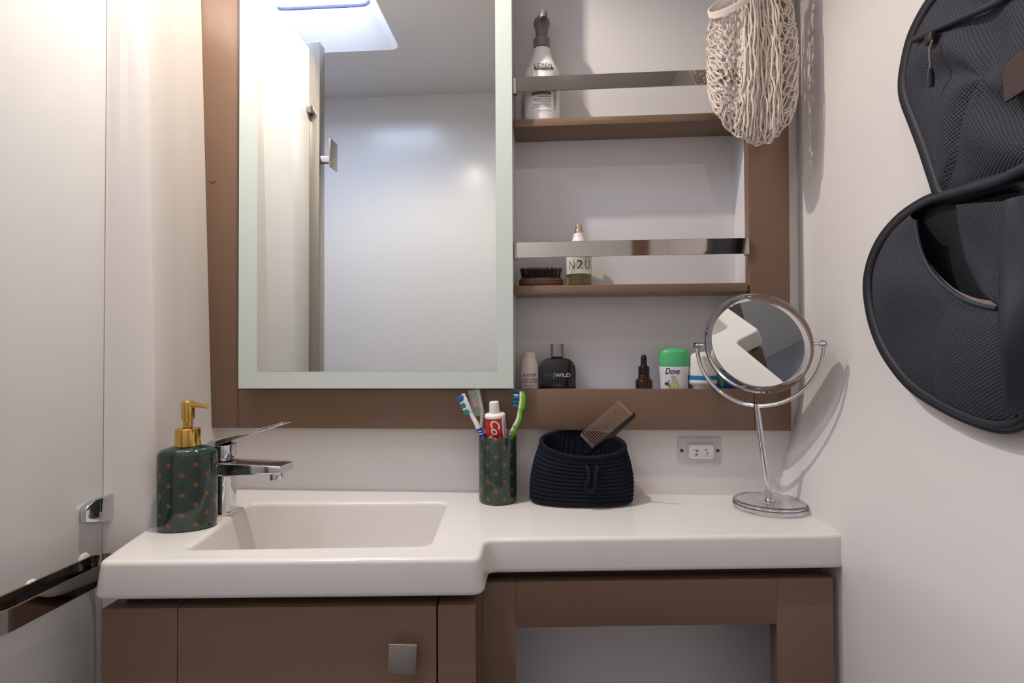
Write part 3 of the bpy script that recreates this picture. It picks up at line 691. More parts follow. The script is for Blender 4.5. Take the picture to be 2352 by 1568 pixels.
# ================================================================== SHELF OBJECTS
def ppm(y): return F/(1+y)*1.0
def px_prof(cx, cy_base, y, rows_):   # rows_: (half width px, image y) -> (r, z) above the base
    zb = at(cx, cy_base, y=y).z; out = []
    for hwp, iy in rows_:
        r_ = (at(cx+hwp, iy, y=y)-at(cx-hwp, iy, y=y)).length/2; out.append((max(r_, .0001), at(cx, iy, y=y).z-zb))
    return out
# shampoo
y_ = .036; X0 = at(1245, 200, y=y_).x
sb = thing('shampoo_bottle', 'white salon shampoo bottle with grey pump on the upper shelf', 'bottle', (X0, y_, SH1))
k_ = .0343/40
H_ = lambda iy: (274-iy)*k_*1.0
SHW = mat('shampoo_white', (238, 234, 230), .22); GREYP = mat('grey_plastic', (122, 114, 110), .4)
pr = [(0.1, 274), (38, 274), (40.5, 270), (41, 250), (42, 215), (43, 185), (42, 165), (38.5, 150), (31, 135), (24, 120), (20.5, 108), (19, 97), (0.1, 96)]
lathe('bottle_body', [(max(h*k_, .0001), H_(iy)) for h, iy in rounded(pr, 3)], SHW, sb, 56, 1, .86)
pc = lathe('pump_collar', [(max(h*k_, .0001), H_(iy)) for h, iy in rounded([(.1, 97), (18.5, 97), (18.5, 76), (16.5, 73), (.1, 72)], 1)], GREYP, sb, 32)
ph_ = lathe('pump_head', [(max(h*k_, .0001), H_(iy)) for h, iy in rounded([(.1, 73), (13, 73), (13, 66), (14, 65), (14, 55), (15, 54), (16, 45), (18, 43), (18.5, 38), (17, 31), (12, 27), (.1, 25.5)], .8)], GREYP, sb, 32)
tube('pump_spout', [(0, 0, H_(32)), (.002, -.012, H_(31)), (.003, -.022, H_(34)), (.0035, -.027, H_(42))], [.008, .0085, .0085, .007], GREYP, ph_, 16)
tube('spout_opening', [(.0034, -.0262, H_(40)), (.0037, -.0280, H_(45)), (.0038, -.0285, H_(47))], [.0072, .0066, .0060], GREYP, ph_, 16, cap=False)
PB = mat('print_black', (34, 32, 34), .5); PW = mat('print_cream', (236, 232, 226), .5)
Rb = 42*k_
def sbp(dx, iy): return on_cyl(Rb, Rb*.86, dx/42-.05, H_(iy), .0008)
letter("L'ORÉAL", .0125, sbp(7, 151), PB, sb, bold=.0001, fit=(43*k_, 9.6*k_))
mesh('label_bar', [sbp(7, 158.5)(u, v) for v in (-.0020, .0020) for u in [x*.0183/6 for x in range(-6, 7)]], [(i, i+1, 14+i, 13+i) for i in range(12)], PB, sb, smooth=None)
letter('PROFESSIONNEL', .0036, on_cyl(Rb, Rb*.86, 7/42-.05, H_(158.5), .0011), PW, sb, space=1.1)
letter('PARIS', .0042, sbp(7, 163), PB, sb)
mesh('label_bar', [sbp(0, 213.5)(u, v) for v in (-.0020, .0020) for u in [x*.0195/6 for x in range(-6, 7)]], [(i, i+1, 14+i, 13+i) for i in range(12)], mat('print_grey', (110, 104, 104), .5), sb, smooth=None)
for i, s in enumerate(('shampooing densifiant', 'cheveux affinés', 'densifying shampoo', 'for thinning hair', 'champú densificador', 'para cabellos afinados')):
    V, Fc = text_mesh(s, .0043, align='RIGHT'); f_ = sbp(23, 217+i*5.0+(i//2)*.8); mesh('lettering', [f_(v.x, v.y) for v in V], Fc, PB, sb, smooth=None)
V, Fc = text_mesh('500ml/16.9fl.oz.', .0040, align='RIGHT', bold=.00005); f_ = sbp(23, 253.5); mesh('lettering', [f_(v.x, v.y) for v in V], Fc, PB, sb, smooth=None)
letter('expert', .0105, sbp(32, 223), mat('print_brown', (92, 78, 76), .5), sb, rot=R(90), shear=.12)
letter('serie', .006, sbp(32, 244), mat('print_brown', (92, 78, 76), .5), sb, rot=R(90))
# hair brush
y_ = .030; p0 = at(1243, 655, y=y_)
hb = thing('bristle_brush', 'oval wooden brush with dark bristles on the middle shelf', 'brush', (p0.x, y_, SH2))
k_ = (1+y_)/F
WOOD = bpy.data.materials.new('dark_walnut'); WOOD.use_nodes = True; nt = WOOD.node_tree; b = nt.nodes['Principled BSDF']
wv = nt.nodes.new('ShaderNodeTexWave'); wv.inputs['Scale'].default_value = 60; wv.inputs['Distortion'].default_value = 6; wv.bands_direction = 'Z'
tc = nt.nodes.new('ShaderNodeTexCoord'); rp = nt.nodes.new('ShaderNodeValToRGB'); rp.color_ramp.elements[0].color = s2l((58, 32, 22)); rp.color_ramp.elements[1].color = s2l((112, 66, 44))
nt.links.new(tc.outputs['Object'], wv.inputs['Vector']); nt.links.new(wv.outputs[0], rp.inputs[0]); nt.links.new(rp.outputs[0], b.inputs['Base Color']); b.inputs['Roughness'].default_value = .38
lathe('handle', rounded([(.0001, 0), (.040, 0), (.0428, .004), (.0428, .0125), (.040, .0165), (.0001, .0165)], .003), WOOD, hb, 64, 1, .55, 2.6)
ch = []
for ix in range(46):
    for iy in range(13):
        u = (ix/45-.5)*2; v = (iy/12-.5)*2
        if abs(u)**2.6+abs(v)**2.6 > 1: continue
        u += random.uniform(-.015, .015); b0 = Vector((u*.037, v*.018, .0163)); tip = Vector((u*.042+random.uniform(-.0008, .0008), v*.0205, .0163+.0195+random.uniform(-.0022, .0018)))
        ch.append(tube('', [b0, tip], [.00055, .00035], None, None, 4, bm_only=True))
o = join('bristles', ch, mat('bristle_black', (30, 22, 19), .7), hb); o['kind'] = 'stuff'
# perfume spray N2U
y_ = .032; p0 = at(1330, 655, y=y_); k_ = (1+y_)/F
nb = thing('perfume_bottle', 'clear round perfume spray with a white label on the middle shelf', 'bottle', (p0.x, y_, SH2))
GLS = mat('clear_glass', (240, 236, 222), .02, trans=1, ior=1.35); LIQ = mat('amber_liquid', (206, 188, 128), .02, trans=1, ior=1.33)
Rn = 28.3*k_; zz = lambda iy: (655-iy)*k_
lathe('bottle_glass', [(max(h*k_, .0001), zz(iy)) for h, iy in rounded([(.1, 655), (27.5, 655), (28.3, 652), (28.3, 572), (26, 562), (20, 557), (15, 555), (.1, 554.5)], 2)], GLS, nb, 48)
lathe('liquid', [(max(h*k_, .0001), zz(iy)) for h, iy in [(.1, 651), (25.6, 651), (25.9, 649), (25.9, 632), (.1, 632)]], LIQ, nb, 40)
lathe('label_band', [(Rn+.0003, zz(628)), (Rn+.0003, zz(572))], mat('label_cream', (232, 226, 212), .45), nb, 48, cap=False)
for s, dx, c3 in (('N', -17.5, (120, 118, 114)), ('2', .5, (62, 58, 50)), ('U', 18, (120, 118, 114)), ('.', 27, (150, 140, 120))): letter(s, .0240, on_cyl(Rn, Rn, math.asin(dx/29), zz(608), .0007), mat('print_%d' % c3[0], c3, .5), nb, fit=None if s == '.' else (13.5*k_, 20*k_))
lathe('collar', [(max(h*k_, .0001), zz(iy)) for h, iy in rounded([(.1, 555), (18, 555), (15.5, 549), (12.5, 541), (11.5, 533), (.1, 533)], 1)], WHITEP, nb, 32)
lathe('sprayer', [(max(h*k_, .0001), zz(iy)) for h, iy in rounded([(.1, 533.5), (9.8, 533.5), (9.5, 527), (8.2, 525), (7.6, 513.5), (.1, 512.5)], .8)], mat('pale_gold', (206, 186, 150), .25, .9), nb, 24)
# --- bottom ledge
FZ = NZ0
def ledge(px, y): return at(px, 870, y=y)
# face cream
y_ = .040; p0 = ledge(1217, y_); k_ = (1+y_)/F; zb = lambda iy: at(1217, iy, y=y_).z-FZ
av = thing('face_cream_bottle', 'small white airless cream bottle on the bottom ledge', 'bottle', (p0.x, y_, FZ))
CREAM = mat('cream_white', (222, 214, 206), .38)
lathe('bottle_body', [(max(h*k_, .0001), max(0, zb(iy))) for h, iy in rounded([(.1, 905), (21, 905), (21.8, 895), (21.8, 842), (20, 838), (.1, 838)], 1)], CREAM, av, 40)
lathe('cap', [(max(h*k_, .0001), zb(iy)) for h, iy in rounded([(.1, 841), (20.6, 841), (20, 834), (17, 826), (14, 820), (13.6, 812), (13.2, 808.5), (.1, 807)], 1)], CREAM, av, 40)
Ra = 21.8*k_; PG = mat('print_dim', (104, 96, 92), .6)
for s, iy, sz, bo in (('AVIVIR', 860.5, .0082, .00015), ('ALOE VERA', 870, .0058, .0001), ('FACE CREME', 876, .0054, .0001), ('ORGANIC', 884.5, .0047, 0), ('50 ml', 888.5, .0036, 0)): letter(s, sz, on_cyl(Ra, Ra, 0, zb(iy), .0004), PG, av, bold=bo, space=1.12)
# black perfume
y_ = .040; p0 = ledge(1280, y_); k_ = (1+y_)/F; zb = lambda iy: at(1280, iy, y=y_).z-FZ
bp_ = thing('perfume_bottle', 'black flat perfume bottle with a clear grey cap on the bottom ledge', 'bottle', (p0.x, y_, FZ))
BLK = mat('black_glass', (9, 9, 12), .07, coat=.3)
sh_ = [(-40.5, 0), (40.5, 0), (41.5, 4)]
hb_ = zb(822)/k_
oy = lambda iy: zb(iy)/k_
outl2 = [(-40, 0), (40, 0), (41.5, 6), (41.5, oy(850)), (40, oy(840)), (35, oy(830)), (27, oy(824)), (16, oy(821.5)), (-16, oy(821.5)), (-27, oy(824)), (-35, oy(830)), (-40, oy(840)), (-41.5, oy(850)), (-41.5, 6)]
o = prism('bottle_glass', [(u*k_, v*k_) for u, v in outl2], lambda u, v, t_: (u, t_, v), -.0135, .0135, BLK, bp_, .003)
lathe('neck', [(.0001, zb(822)), (.0105, zb(822)), (.0105, zb(818)), (.0001, zb(818))], BLACK, bp_, 28)
lathe('cap', [(max(h*k_, .0001), zb(iy)) for h, iy in rounded([(.1, 819), (14.5, 819), (15.2, 817), (15.2, 791), (14.5, 789.5), (.1, 789.5)], .8)], mat('smoked_cap', (148, 142, 142), .14, .6), bp_, 36, n=3)
PS = mat('print_silver', (178, 178, 182), .4); PSD = mat('print_dark_silver', (92, 92, 98), .4)
letter('WILD', .0150, on_flat(-.0138, 11.8*k_, zb(860.8)), PS, bp_, bold=.0004, fit=(35*k_, 8.2*k_))
letter('THe', .0145, on_flat(-.0138, -20.3*k_, zb(860.8)), PSD, bp_, fit=(21.5*k_, 8*k_))
mesh('label_rule', [(u*k_, -.0138, zb(iy)) for u, iy in ((-8.3, 870), (-7.3, 870), (-7.3, 853), (-8.3, 853))], [(0, 1, 2, 3)], PS, bp_, smooth=None)
letter('MAN', .0118, on_flat(-.0138, -1*k_, zb(884)), PSD, bp_, fit=(19*k_, 6.8*k_))
# amber dropper
y_ = .032; p0 = ledge(1479, y_); k_ = (1+y_)/F; zb = lambda iy: at(1479, iy, y=y_).z-FZ
ad = thing('dropper_bottle', 'small amber glass dropper bottle with black rubber bulb', 'bottle', (p0.x, y_, FZ))
AMB = mat('amber_glass', (74, 36, 12), .05, trans=.55, ior=1.4)
lathe('bottle_glass', [(max(h*k_, .0001), max(0, zb(iy))) for h, iy in rounded([(.1, 905), (18, 905), (19.3, 900), (19.3, 876), (17.5, 871), (13, 868), (12.8, 860), (.1, 859)], 2.5)], AMB, ad, 40)
lathe('cap', [(max(h*k_, .0001), zb(iy)) for h, iy in rounded([(.1, 860), (12.4, 860), (12.4, 842), (11.4, 841), (.1, 841)], .6)], BLACK, ad, 36)
lathe('bulb', [(max(h*k_, .0001), zb(iy)) for h, iy in rounded([(.1, 842), (8.8, 842), (6.8, 836), (6.6, 822), (5.5, 817), (3, 814.5), (.1, 814)], 1)], BLACK, ad, 28)
# green capped deodorant
y_ = .038; p0 = ledge(1548, y_); k_ = (1+y_)/F; zb = lambda iy: at(1548, iy, y=y_).z-FZ
dv_ = thing('deodorant_stick', 'white deodorant stick with translucent green domed cap', 'deodorant', (p0.x, y_, FZ))
lathe('body', [(max(h*k_, .0001), max(0, zb(iy))) for h, iy in rounded([(.1, 905), (28, 905), (29.5, 900), (31, 870), (32.5, 850), (32.8, 841), (.1, 841)], 1)], mat('deo_white', (226, 220, 222), .3), dv_, 48, 1, .62, 2.3)
lathe('cap', [(max(h*k_, .0001), zb(iy)) for h, iy in rounded([(.1, 841.5), (33, 841.5), (33.5, 832), (33, 815), (31.5, 808), (27, 803), (18, 799.5), (8, 798), (.1, 798)], 2)], mat('deo_green', (92, 196, 128), .3, trans=.15), dv_, 48, 1, .62, 2.3)
yf = -.62*31.5*k_-.0006
def dvp(dx, iy, e=0):
    def f_(u, v):
        x = dx*k_+u; a_ = max(-1, min(1, x/(31.2*k_))); return (x, -(.62*31.2*k_)*(1-abs(a_)**2.3)**(1/2.3)-.0012-e, zb(iy)+v)
    return f_
NAVY = mat('print_deep_navy', (30, 34, 84), .5)
letter('Dove', .0205, dvp(-7.4, 851), NAVY, dv_, shear=.3, bold=.0002, fit=(31*k_, 13.6*k_))
letter('go fresh', .0085, dvp(-6.8, 873), mat('print_leaf', (84, 120, 60), .5), dv_, fit=(22.6*k_, 7.5*k_))
def blob(name, pts, place, material): mesh(name, [place(u*k_, v*k_) for u, v in pts], [tuple(range(len(pts)))], material, dv_, smooth=None)
blob('leaf_mark', [(-6, 0), (-2, 2.2), (5, 2), (6, 3.2), (4, -1.2), (0, -2.6)], dvp(-6, 864.5), mat('print_gold', (190, 164, 118), .45))
disc = lambda r_, n=28: [(r_*math.cos(2*math.pi*i/n), r_*math.sin(2*math.pi*i/n)) for i in range(n)]
blob('cucumber_mark', disc(9.6), dvp(-4, 886.5), mat('print_cuke_rim', (110, 158, 66), .5))
blob('cucumber_mark', disc(8.3), dvp(-4, 886.5, .0002), mat('print_cuke', (190, 214, 134), .5))
blob('cucumber_mark', disc(4.2), dvp(-4, 886.5, .0004), mat('print_cuke_core', (166, 198, 108), .5))
blob('flag_mark', [(-4, -2.5), (3.6, -3), (4.2, 2), (-3.6, 3)], dvp(-20, 879.5), NAVY)
blob('leaf_mark', [(-3, 4), (0, 3), (3, -3), (2, -5), (-1, -1)], dvp(-15, 885), mat('print_dkgreen', (46, 96, 48), .5))
# roll-on
y_ = .036; p0 = ledge(1614, y_); k_ = (1+y_)/F; zb = lambda iy: at(1614, iy, y=y_).z-FZ
ro_ = thing('roll_on_deodorant', 'white roll on deodorant with a blue stripe behind the stand mirror', 'deodorant', (p0.x, y_, FZ))
lathe('body', [(max(h*k_, .0001), max(0, zb(iy))) for h, iy in rounded([(.1, 905), (27, 905), (28, 900), (22, 893), (21, 889), (25, 885), (31.5, 879), (31.8, 870.5), (.1, 870.5)], 2)], mat('roll_white', (226, 222, 216), .3), ro_, 44, 1, .85)
lathe('stripe', [(max(h*k_, .0001), zb(iy)) for h, iy in [(.1, 870.8), (32.2, 870.8), (32.2, 862.6), (.1, 862.6)]], mat('stripe_blue', (16, 122, 186), .3), ro_, 44, 1, .85)
lathe('cap', [(max(h*k_, .0001), zb(iy)) for h, iy in rounded([(.1, 863), (31.2, 863), (30, 830), (28, 818), (22, 811), (12, 808), (.1, 807.5)], 3)], mat('roll_cap', (232, 228, 222), .28), ro_, 44, 1, .85)
# blue pack
y_ = .040; p0 = ledge(1668, y_); k_ = (1+y_)/F; zb = lambda iy: at(1668, iy, y=y_).z-FZ
bx = thing('toiletry_packet', 'blue packet with green leaf print behind the stand mirror', 'packet', (p0.x, y_, FZ))
box('pack_body', (-29*k_, -.010, 0), (32*k_, .012, zb(848)), mat('pack_blue', (22, 58, 132), .3), bx, .004, 3)
gm = mat('print_mint', (70, 160, 82), .5)
for pts in ([(1652, 880), (1655, 866), (1660, 860), (1664, 868), (1663, 882), (1660, 892)], [(1646, 866), (1650, 858), (1655, 866), (1652, 872)]):
    mesh('leaf_print', [(at(x, y, y=y_-.0103).x-p0.x, -.0104, at(x, y, y=y_-.0103).z-FZ) for x, y in pts], [tuple(range(len(pts)))], gm, bx, smooth=None)

# ================================================================== NET BAG
COT = mat('cotton_cord', (226, 214, 203), .85, spec=.2, bump=.4, bscale=1500)
NYB = -.060
nbg = thing('net_bag', 'cream cotton net bag hanging in front of the shelf unit', 'bag', tuple(at(1745, -70, y=-.03)))
YB = [(1626, 205), (1632, 235), (1642, 258), (1665, 290), (1700, 318), (1722, 327), (1742, 331), (1765, 329), (1785, 310), (1800, 296), (1818, 270), (1826, 240), (1832, 205)]
XLs = spline([(1648, -70, 0), (1636, -20, 0), (1627, 40, 0), (1624, 110, 0), (1626, 205, 0), (1626, 340, 0)], 6); XRs = spline([(1790, -70, 0), (1808, -20, 0), (1822, 40, 0), (1831, 110, 0), (1832, 205, 0), (1832, 340, 0)], 6)
def lut(tab, key, a=0, b=1):
    for p, q in zip(tab, tab[1:]):
        if p[a] <= key <= q[a]: return p[b]+(q[b]-p[b])*(key-p[a])/max(1e-6, q[a]-p[a])
    return tab[0][b] if key < tab[0][a] else tab[-1][b]
def bag_pt(u, v, front):    # u 0..1 across, v 0 (top)..1 (bottom)
    yb = lut(YB, 1626+206*u); yt = -70 if u > .36 else 48-(206*u)*.42
    py = yt+(yb-yt)*v; xl_, xr_ = lut(XLs, py, 1, 0), lut(XRs, py, 1, 0)
    p = at(xl_+(xr_-xl_)*u, py, y=NYB)
    dep = .017*math.sqrt(max(0, 1-(2*u-1)**2))*math.sqrt(max(0, 1-v**5))
    return p+Vector((0, (-1 if front else 1)*dep+.004*math.sin(u*23+v*2), 0))
ch = []
def us(i, n):   # gathered towards the middle
    s = (i+.5)/n; t_ = 2*s-1; return .5+.5*math.copysign(abs(t_)**1.35, t_)
def strand(u_of_v, front, ph, fq, n=90, v1=1.0, off=0):
    pts = []
    for j in range(n+1):
        v = j/n*v1; p = bag_pt(min(.996, max(.004, u_of_v(v))), min(1, max(0, v)), front); pts.append(p+Vector((0, off+.0013*math.sin(fq*v*math.pi+ph), 0)))
    return pts
for front, n_ in ((True, 30), (False, 24)):
    for i in range(n_):
        u0_ = us(i, n_); gap = (us(min(n_-1, i+1), n_)-us(max(0, i-1), n_))/2; fq = 15 if 0 < i < n_-1 else 14
        r1, r2, r3 = [random.uniform(0, 6.28) for _ in range(3)]
        def uf(v, u0_=u0_, gap=gap, i=i, fq=fq, r1=r1, r2=r2, r3=r3):
            fr = fq*(v+.18*v*v)+.18*math.sin(v*7+r1); z_ = math.sin(math.pi*(fr+i))
            return u0_+gap*(.52+.25*v)*math.copysign(abs(z_)**.8, z_)+gap*.30*math.sin(v*11+r2)+gap*.16*math.sin(v*31+r3)
        ch.append(tube('', strand(uf, front, i*math.pi, fq), .00150, None, None, 5, bm_only=True))
for k in range(22):    # gathered strings down the middle
    u0_ = .36+.36*(k/21); r1, r2 = random.uniform(0, 6.28), random.uniform(0, 6.28); v1 = random.uniform(.93, 1.0)
    uf = lambda v, u0_=u0_, r1=r1, r2=r2: u0_+(u0_-.54)*.5*v*v+.010*math.sin(v*22+r1)+.006*math.sin(v*47+r2)
    ch.append(tube('', strand(uf, True, k, 9, 80, v1, -.003-.006*math.sin(k*1.3)**2), .0015, None, None, 5, bm_only=True))
for k in range(46):    # loose cross meshes on the flanks and round the bottom
    if k < 15: u, v = .02, .06+.9*k/14; e_ = (.13, v+random.uniform(-.05, .05))
    elif k < 30: u, v = .98, .12+.86*(k-15)/14; e_ = (.83, v+random.uniform(-.05, .05))
    else: u, v = .10+.80*(k-30)/15, 1.0; e_ = (u+random.uniform(-.07, .07), .90)
    r1 = random.uniform(0, 6.28)
    pts = [bag_pt(u+(e_[0]-u)*s_, max(0, min(1, v+(e_[1]-v)*s_+.025*math.sin(s_*5+r1))), True)+Vector((0, -.002, 0)) for s_ in [q/10 for q in range(11)]]
    ch.append(tube('', pts, .0014, None, None, 5, bm_only=True))
rimp = [bag_pt(q/60, 1.0, True) for q in range(61)]
ch.append(tube('', [p+Vector((.0010*math.sin(i*1.1), -.001, .0022*math.sin(i*.9))) for i, p in enumerate(rimp)], .0015, None, None, 5, bm_only=True))
o = join('netting', ch, COT, nbg, world=True); o['kind'] = 'stuff'
# hem band: tilted ring of the opening
hc = at(1680, 6, y=NYB-.010); Vh, Fh = [], []; NHH = 120
ea = (at(1728, -22, y=NYB-.01)-at(1630, 36, y=NYB-.01))/2; eb = Vector((-.006, .020, .017))
for i in range(NHH):
    a_ = 2*math.pi*i/NHH; c_0 = hc+ea*math.cos(a_)+eb*math.sin(a_); rd = (ea.normalized()*math.cos(a_)+eb.normalized()*math.sin(a_)); rib = .0005*(i % 2)
    ax_ = Vector((.25, .1, -1)).normalized()
    for q_, h_ in ((-.0012, -.0055), (.0012+rib, -.005), (.0016+rib, 0), (.0012+rib, .005), (-.0012, .0055)): Vh.append(c_0+rd*q_+ax_*h_)
for i in range(NHH):
    j = (i+1) % NHH; Fh += [(i*5+k, i*5+(k+1) % 5, j*5+(k+1) % 5, j*5+k) for k in range(5)]
mesh('hem_band', Vh, Fh, COT, nbg, world=True, smooth=30)
hk = thing('wall_hook', 'chrome hook on the unit frame carrying the net bag', 'hook', (at(1745, -75, y=-.03).x, 0, at(1745, -75, y=-.03).z))
box('hook_plate', (-.012, -.004, -.02), (.012, -.0002, .02), CHROME, hk, .001)
tube('hook_arm', [(0, -.003, .004), (0, -.03, -.004), (0, -.055, -.004), (0, -.066, .004), (0, -.070, .016)], .004, CHROME, hk, 12)
tube('bag_handle', [at(1650, -66, y=NYB), at(1700, -78, y=NYB), at(1745, -84, y=NYB), at(1780, -78, y=NYB), at(1800, -66, y=NYB)], .006, COT, nbg, 8, world=True)

# ================================================================== TOILETRY BAG ON THE RIGHT WALL
def mesh_fabric():
    m = bpy.data.materials.new('black_mesh_fabric'); m.use_nodes = True; nt = m.node_tree; b = nt.nodes['Principled BSDF']
    tc = nt.nodes.new('ShaderNodeTexCoord'); sp = nt.nodes.new('ShaderNodeSeparateXYZ'); nt.links.new(tc.outputs['Object'], sp.inputs[0])
    def M(op, a, b_):
        x = nt.nodes.new('ShaderNodeMath'); x.operation = op
        for i, v in enumerate((a, b_)):
            if isinstance(v, (int, float)): x.inputs[i].default_value = v
            else: nt.links.new(v, x.inputs[i])
        return x.outputs[0]
    s1 = M('ADD', sp.outputs[1], M('MULTIPLY', sp.outputs[2], .35)); s2 = M('SUBTRACT', sp.outputs[2], M('MULTIPLY', sp.outputs[1], .35))
    k = 2*math.pi/.0046
    a = M('SINE', M('MULTIPLY', s1, k), 0); c = M('SINE', M('MULTIPLY', s2, k), 0)
    h = M('MULTIPLY', a, c); hole = M('GREATER_THAN', h, .35)
    mx = nt.nodes.new('ShaderNodeMix'); mx.data_type = 'RGBA'; nt.links.new(hole, mx.inputs[0]); mx.inputs[6].default_value = s2l((54, 56, 68)); mx.inputs[7].default_value = s2l((12, 12, 16))
    nt.links.new(mx.outputs[2], b.inputs['Base Color']); b.inputs['Roughness'].default_value = .75
    bp = nt.nodes.new('ShaderNodeBump'); bp.inputs['Strength'].default_value = .5; bp.inputs['Distance'].default_value = .001; bp.invert = True; nt.links.new(h, bp.inputs['Height']); nt.links.new(bp.outputs[0], b.inputs['Normal'])
    return m
NET = mesh_fabric()
NYL = mat('black_nylon', (40, 42, 52), .55, bump=.3, bscale=900, var=.15, vscale=30)
DKN = mat('black_lining', (22, 23, 29), .7)
XW = .446
tbg = thing('toiletry_bag', 'open black mesh toiletry bag hanging on the right wall', 'toiletry bag', tuple(at(2250, 460, x=XW)))
def wallpt(px, py, x=XW): return at(px, py, x=x)
lowc = [(2165, 452), (2120, 470), (2070, 505), (2030, 552), (2006, 605), (1998, 660), (2008, 730), (2032, 795), (2068, 850), (2110, 893), (2170, 930), (2235, 960), (2300, 976), (2352, 960), (2410, 900), (2445, 800), (2452, 680), (2440, 560), (2405, 470), (2352, 420), (2280, 432), (2215, 448)]
upc = [(2168, 446), (2150, 405), (2128, 340), (2105, 280), (2084, 225), (2080, 185), (2086, 140), (2098, 90), (2118, 45), (2148, -2), (2200, -60), (2270, -95), (2352, -100), (2440, -60), (2490, 30), (2500, 150), (2480, 260), (2440, 340), (2390, 385), (2330, 400), (2260, 418), (2210, 435)]
def shell(name, cont, cen, bulge, material, x_edge, rings_=10, rip=0):
    C_ = spline([wallpt(x, y, x_edge) for x, y in cont], 5, closed=True); c0 = wallpt(*cen, x_edge); n_ = len(C_); V, Fc = [], []
    for i in range(rings_):
        s = 1-i/rings_
        for k, p in enumerate(C_):
            q = c0.lerp(p, s); q = q+Vector((-bulge*math.sqrt(max(0, 1-s**2.2))+rip*math.sin(k*.21+s*5)*(1-s)*s*4, 0, 0)); V.append(q)
    V.append(c0+Vector((-bulge, 0, 0)))
    for i in range(rings_-1): Fc += [(i*n_+k, i*n_+(k+1) % n_, (i+1)*n_+(k+1) % n_, (i+1)*n_+k) for k in range(n_)]
    Fc += [((rings_-1)*n_+k, (rings_-1)*n_+(k+1) % n_, len(V)-1) for k in range(n_)]
    return mesh(name, V, Fc, material, tbg, world=True, smooth=80), C_
shell('lower_back', lowc, (2250, 720), -.004, DKN, XW+.006)
_, Cl = shell('upper_panel', upc, (2290, 180), .014, NET, XW, rip=.006)
shell('upper_back', upc, (2290, 180), -.004, DKN, XW+.006)
Cc = spline([wallpt(x, y, XW) for x, y in lowc], 5, closed=True)
tube('lower_piping', Cc, .0055, NYL, tbg, 8, closed=True, world=True)
tube('upper_piping', Cl, .0050, NYL, tbg, 8, closed=True, world=True)
Cg = spline([wallpt(x, y, XW+.006) for x, y in lowc], 5, closed=True)
tube('lower_gusset', Cg, .009, DKN, tbg, 8, closed=True, world=True)
Cg = spline([wallpt(x, y, XW+.006) for x, y in upc], 5, closed=True)
tube('upper_gusset', Cg, .0085, DKN, tbg, 8, closed=True, world=True)
# lower pocket: between the opening edge and the lower contour
XP = XW-.022
edge = [(2104, 506), (2108, 540), (2120, 585), (2140, 622), (2170, 655), (2210, 684), (2250, 700), (2292, 708)]
outer = [(2100, 486), (2046, 535), (2012, 600), (2003, 660), (2014, 740), (2046, 815), (2110, 890), (2300, 968)]
Es = spline([wallpt(x, y, XP) for x, y in edge], 6); Os = spline([wallpt(x, y, XW-.002) for x, y in outer], 6)
def pocket(name, E_, O_, bul, material, m_=14):
    n_ = len(E_); V, Fc = [], []
    for j in range(m_+1):
        s = j/m_
        for k in range(n_):
            fold = .004*math.sin(k*.30+2)*math.sin(math.pi*s); V.append(E_[k].lerp(O_[k], s)+Vector((-bul*math.sin(math.pi*s)**.8*math.sin(math.pi*(k+2)/(n_+3))-fold, 0, 0)))
    for j in range(m_): Fc += [(j*n_+k, j*n_+k+1, (j+1)*n_+k+1, (j+1)*n_+k) for k in range(n_-1)]
    return mesh(name, V, Fc, material, tbg, world=True, smooth=80)
pocket('mesh_pocket', Es, Os, .012, NET)
tube('pocket_binding', [p+Vector((-.0005, 0, 0)) for p in Es], .0022, mat('teal_binding', (38, 54, 66), .6), tbg, 8, world=True)
st = [wallpt(x, y, XP+.006) for x, y in ((2138, 606), (2160, 634), (2195, 664), (2240, 684), (2290, 692))]; st2 = [wallpt(x, y, XP+.006) for x, y in ((2134, 622), (2160, 652), (2205, 690), (2250, 706), (2290, 712))]
a_, b_ = spline(st, 5), spline(st2, 5); n_ = len(a_)
mesh('tan_lining', a_+b_, [(k, k+1, n_+k+1, n_+k) for k in range(n_-1)], mat('tan_felt', (150, 130, 122), .9, var=.15, vscale=150), tbg, world=True)
# inner divider flap on the right with rounded fold
E2 = spline([wallpt(x, y, XW-.030) for x, y in ((2302, 462), (2296, 540), (2294, 620), (2293, 700), (2296, 790), (2300, 870), (2306, 950))], 5)
O2 = spline([wallpt(x, y, XW-.012) for x, y in ((2400, 440), (2425, 540), (2435, 640), (2430, 720), (2410, 800), (2385, 880), (2350, 955))], 5)
pocket('side_flap', E2, O2, .012, NYL)
E3 = spline([wallpt(x, y, XW-.006) for x, y in ((2195, 470), (2205, 540), (2220, 600), (2250, 660), (2290, 690))], 6); O3 = spline([wallpt(x, y, XW-.020) for x, y in ((2302, 462), (2300, 540), (2298, 620), (2296, 680), (2295, 705))], 6)
pocket('inner_mesh', E3, O3, .002, NET)
mb_ = pocket('lower_front', spline([wallpt(x, y, XP) for x, y in ((2180, 690), (2220, 708), (2260, 714), (2330, 712))], 6), spline([wallpt(x, y, XW-.004) for x, y in ((2150, 915), (2200, 940), (2255, 960), (2335, 966))], 6), .014, NET)
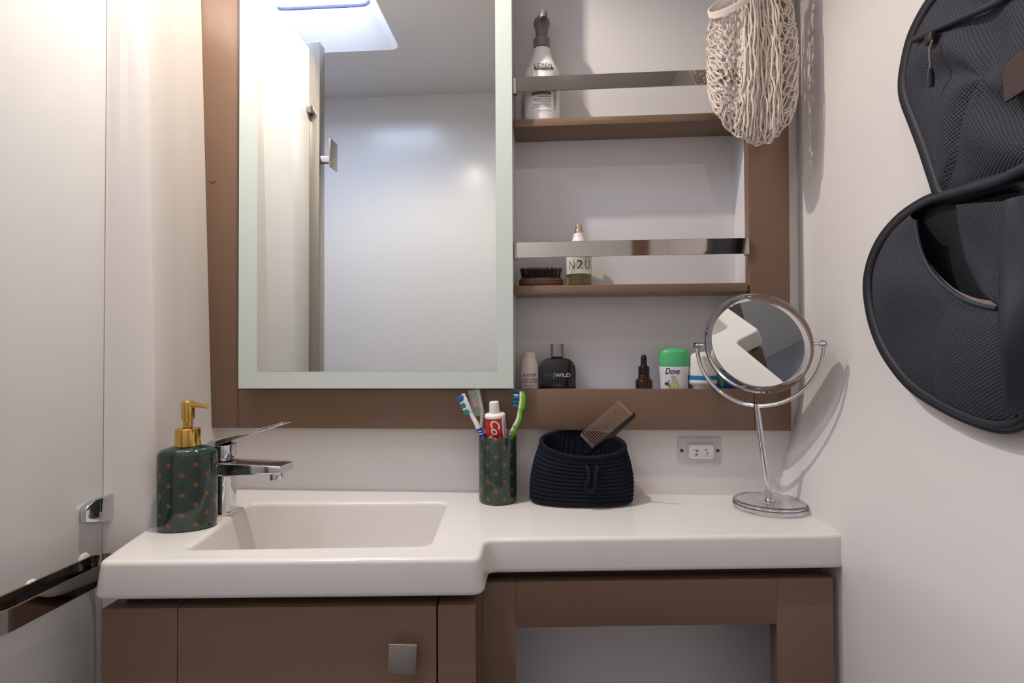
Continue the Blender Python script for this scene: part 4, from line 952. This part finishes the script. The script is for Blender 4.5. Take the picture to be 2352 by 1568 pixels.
# upper flap details
pp = [wallpt(x, y, XW-.020) for x, y in ((2304, 178), (2312, 150), (2330, 128), (2360, 108), (2420, 100), (2440, 200), (2400, 215), (2352, 206), (2306, 236))]
mesh('brown_patch', pp+[p+Vector((.003, 0, 0)) for p in pp], [tuple(range(9)), tuple(range(9, 18))]+[(i, (i+1) % 9, 9+(i+1) % 9, 9+i) for i in range(9)], mat('brown_patch', (66, 52, 48), .7), tbg, world=True, smooth=None)
tube('flap_seam', spline([wallpt(x, y, XW-.016) for x, y in ((2100, 92), (2140, 72), (2200, 45), (2280, 10), (2352, -30))], 5), .004, NYL, tbg, 8, world=True)
zp = wallpt(2138, 88, XW-.022)
zs_ = box('zip_slider', zp-Vector((.004, .006, .006)), zp+Vector((.004, .006, .006)), mat('zip_metal', (62, 60, 58), .4, .7), tbg, .002, world=True)
tube('pull_cord', [wallpt(2142, 92, XW-.026), wallpt(2135, 112, XW-.028), wallpt(2137, 160, XW-.027)], .0013, mat('cord_grey', (110, 100, 96), .6), zs_, 8, world=True)
tube('pull_tab', [wallpt(2137, 158, XW-.027), wallpt(2138, 178, XW-.027), wallpt(2139, 200, XW-.026)], [.0028, .0042, .0032], NYL, zs_, 10, flat=.6, world=True)
pk = [(2305, 320), (2330, 312), (2380, 300), (2440, 290), (2440, 200), (2400, 215), (2352, 210), (2310, 238), (2300, 280)]
tube('hinge_seam', spline([wallpt(x, y, XW-.010) for x, y in ((2168, 450), (2220, 436), (2290, 416), (2352, 388), (2400, 360))], 5), .006, NYL, tbg, 8, world=True)
tube('handle_loop', spline([wallpt(x, y, XW-.012) for x, y in ((2352, 500), (2330, 560), (2325, 640), (2340, 720), (2370, 780))], 5), .005, NYL, tbg, 8, flat=1.6, world=True)
hz = wallpt(2290, -150, XW)
tube('hanging_strap', [wallpt(2270, -95, XW-.003), wallpt(2285, -140, XW-.006), wallpt(2300, -95, XW-.003)], .003, NYL, tbg, 8, world=True)
h2 = thing('wall_hook', 'chrome hook on the right wall carrying the toiletry bag', 'hook', (.468, hz.y, hz.z))
box('hook_plate', (-.004, -.012, -.02), (-.0002, .012, .02), CHROME, h2, .001)
tube('hook_arm', [(-.003, 0, .004), (-.02, 0, .0), (-.030, 0, .004), (-.034, 0, .016)], .003, CHROME, h2, 12)
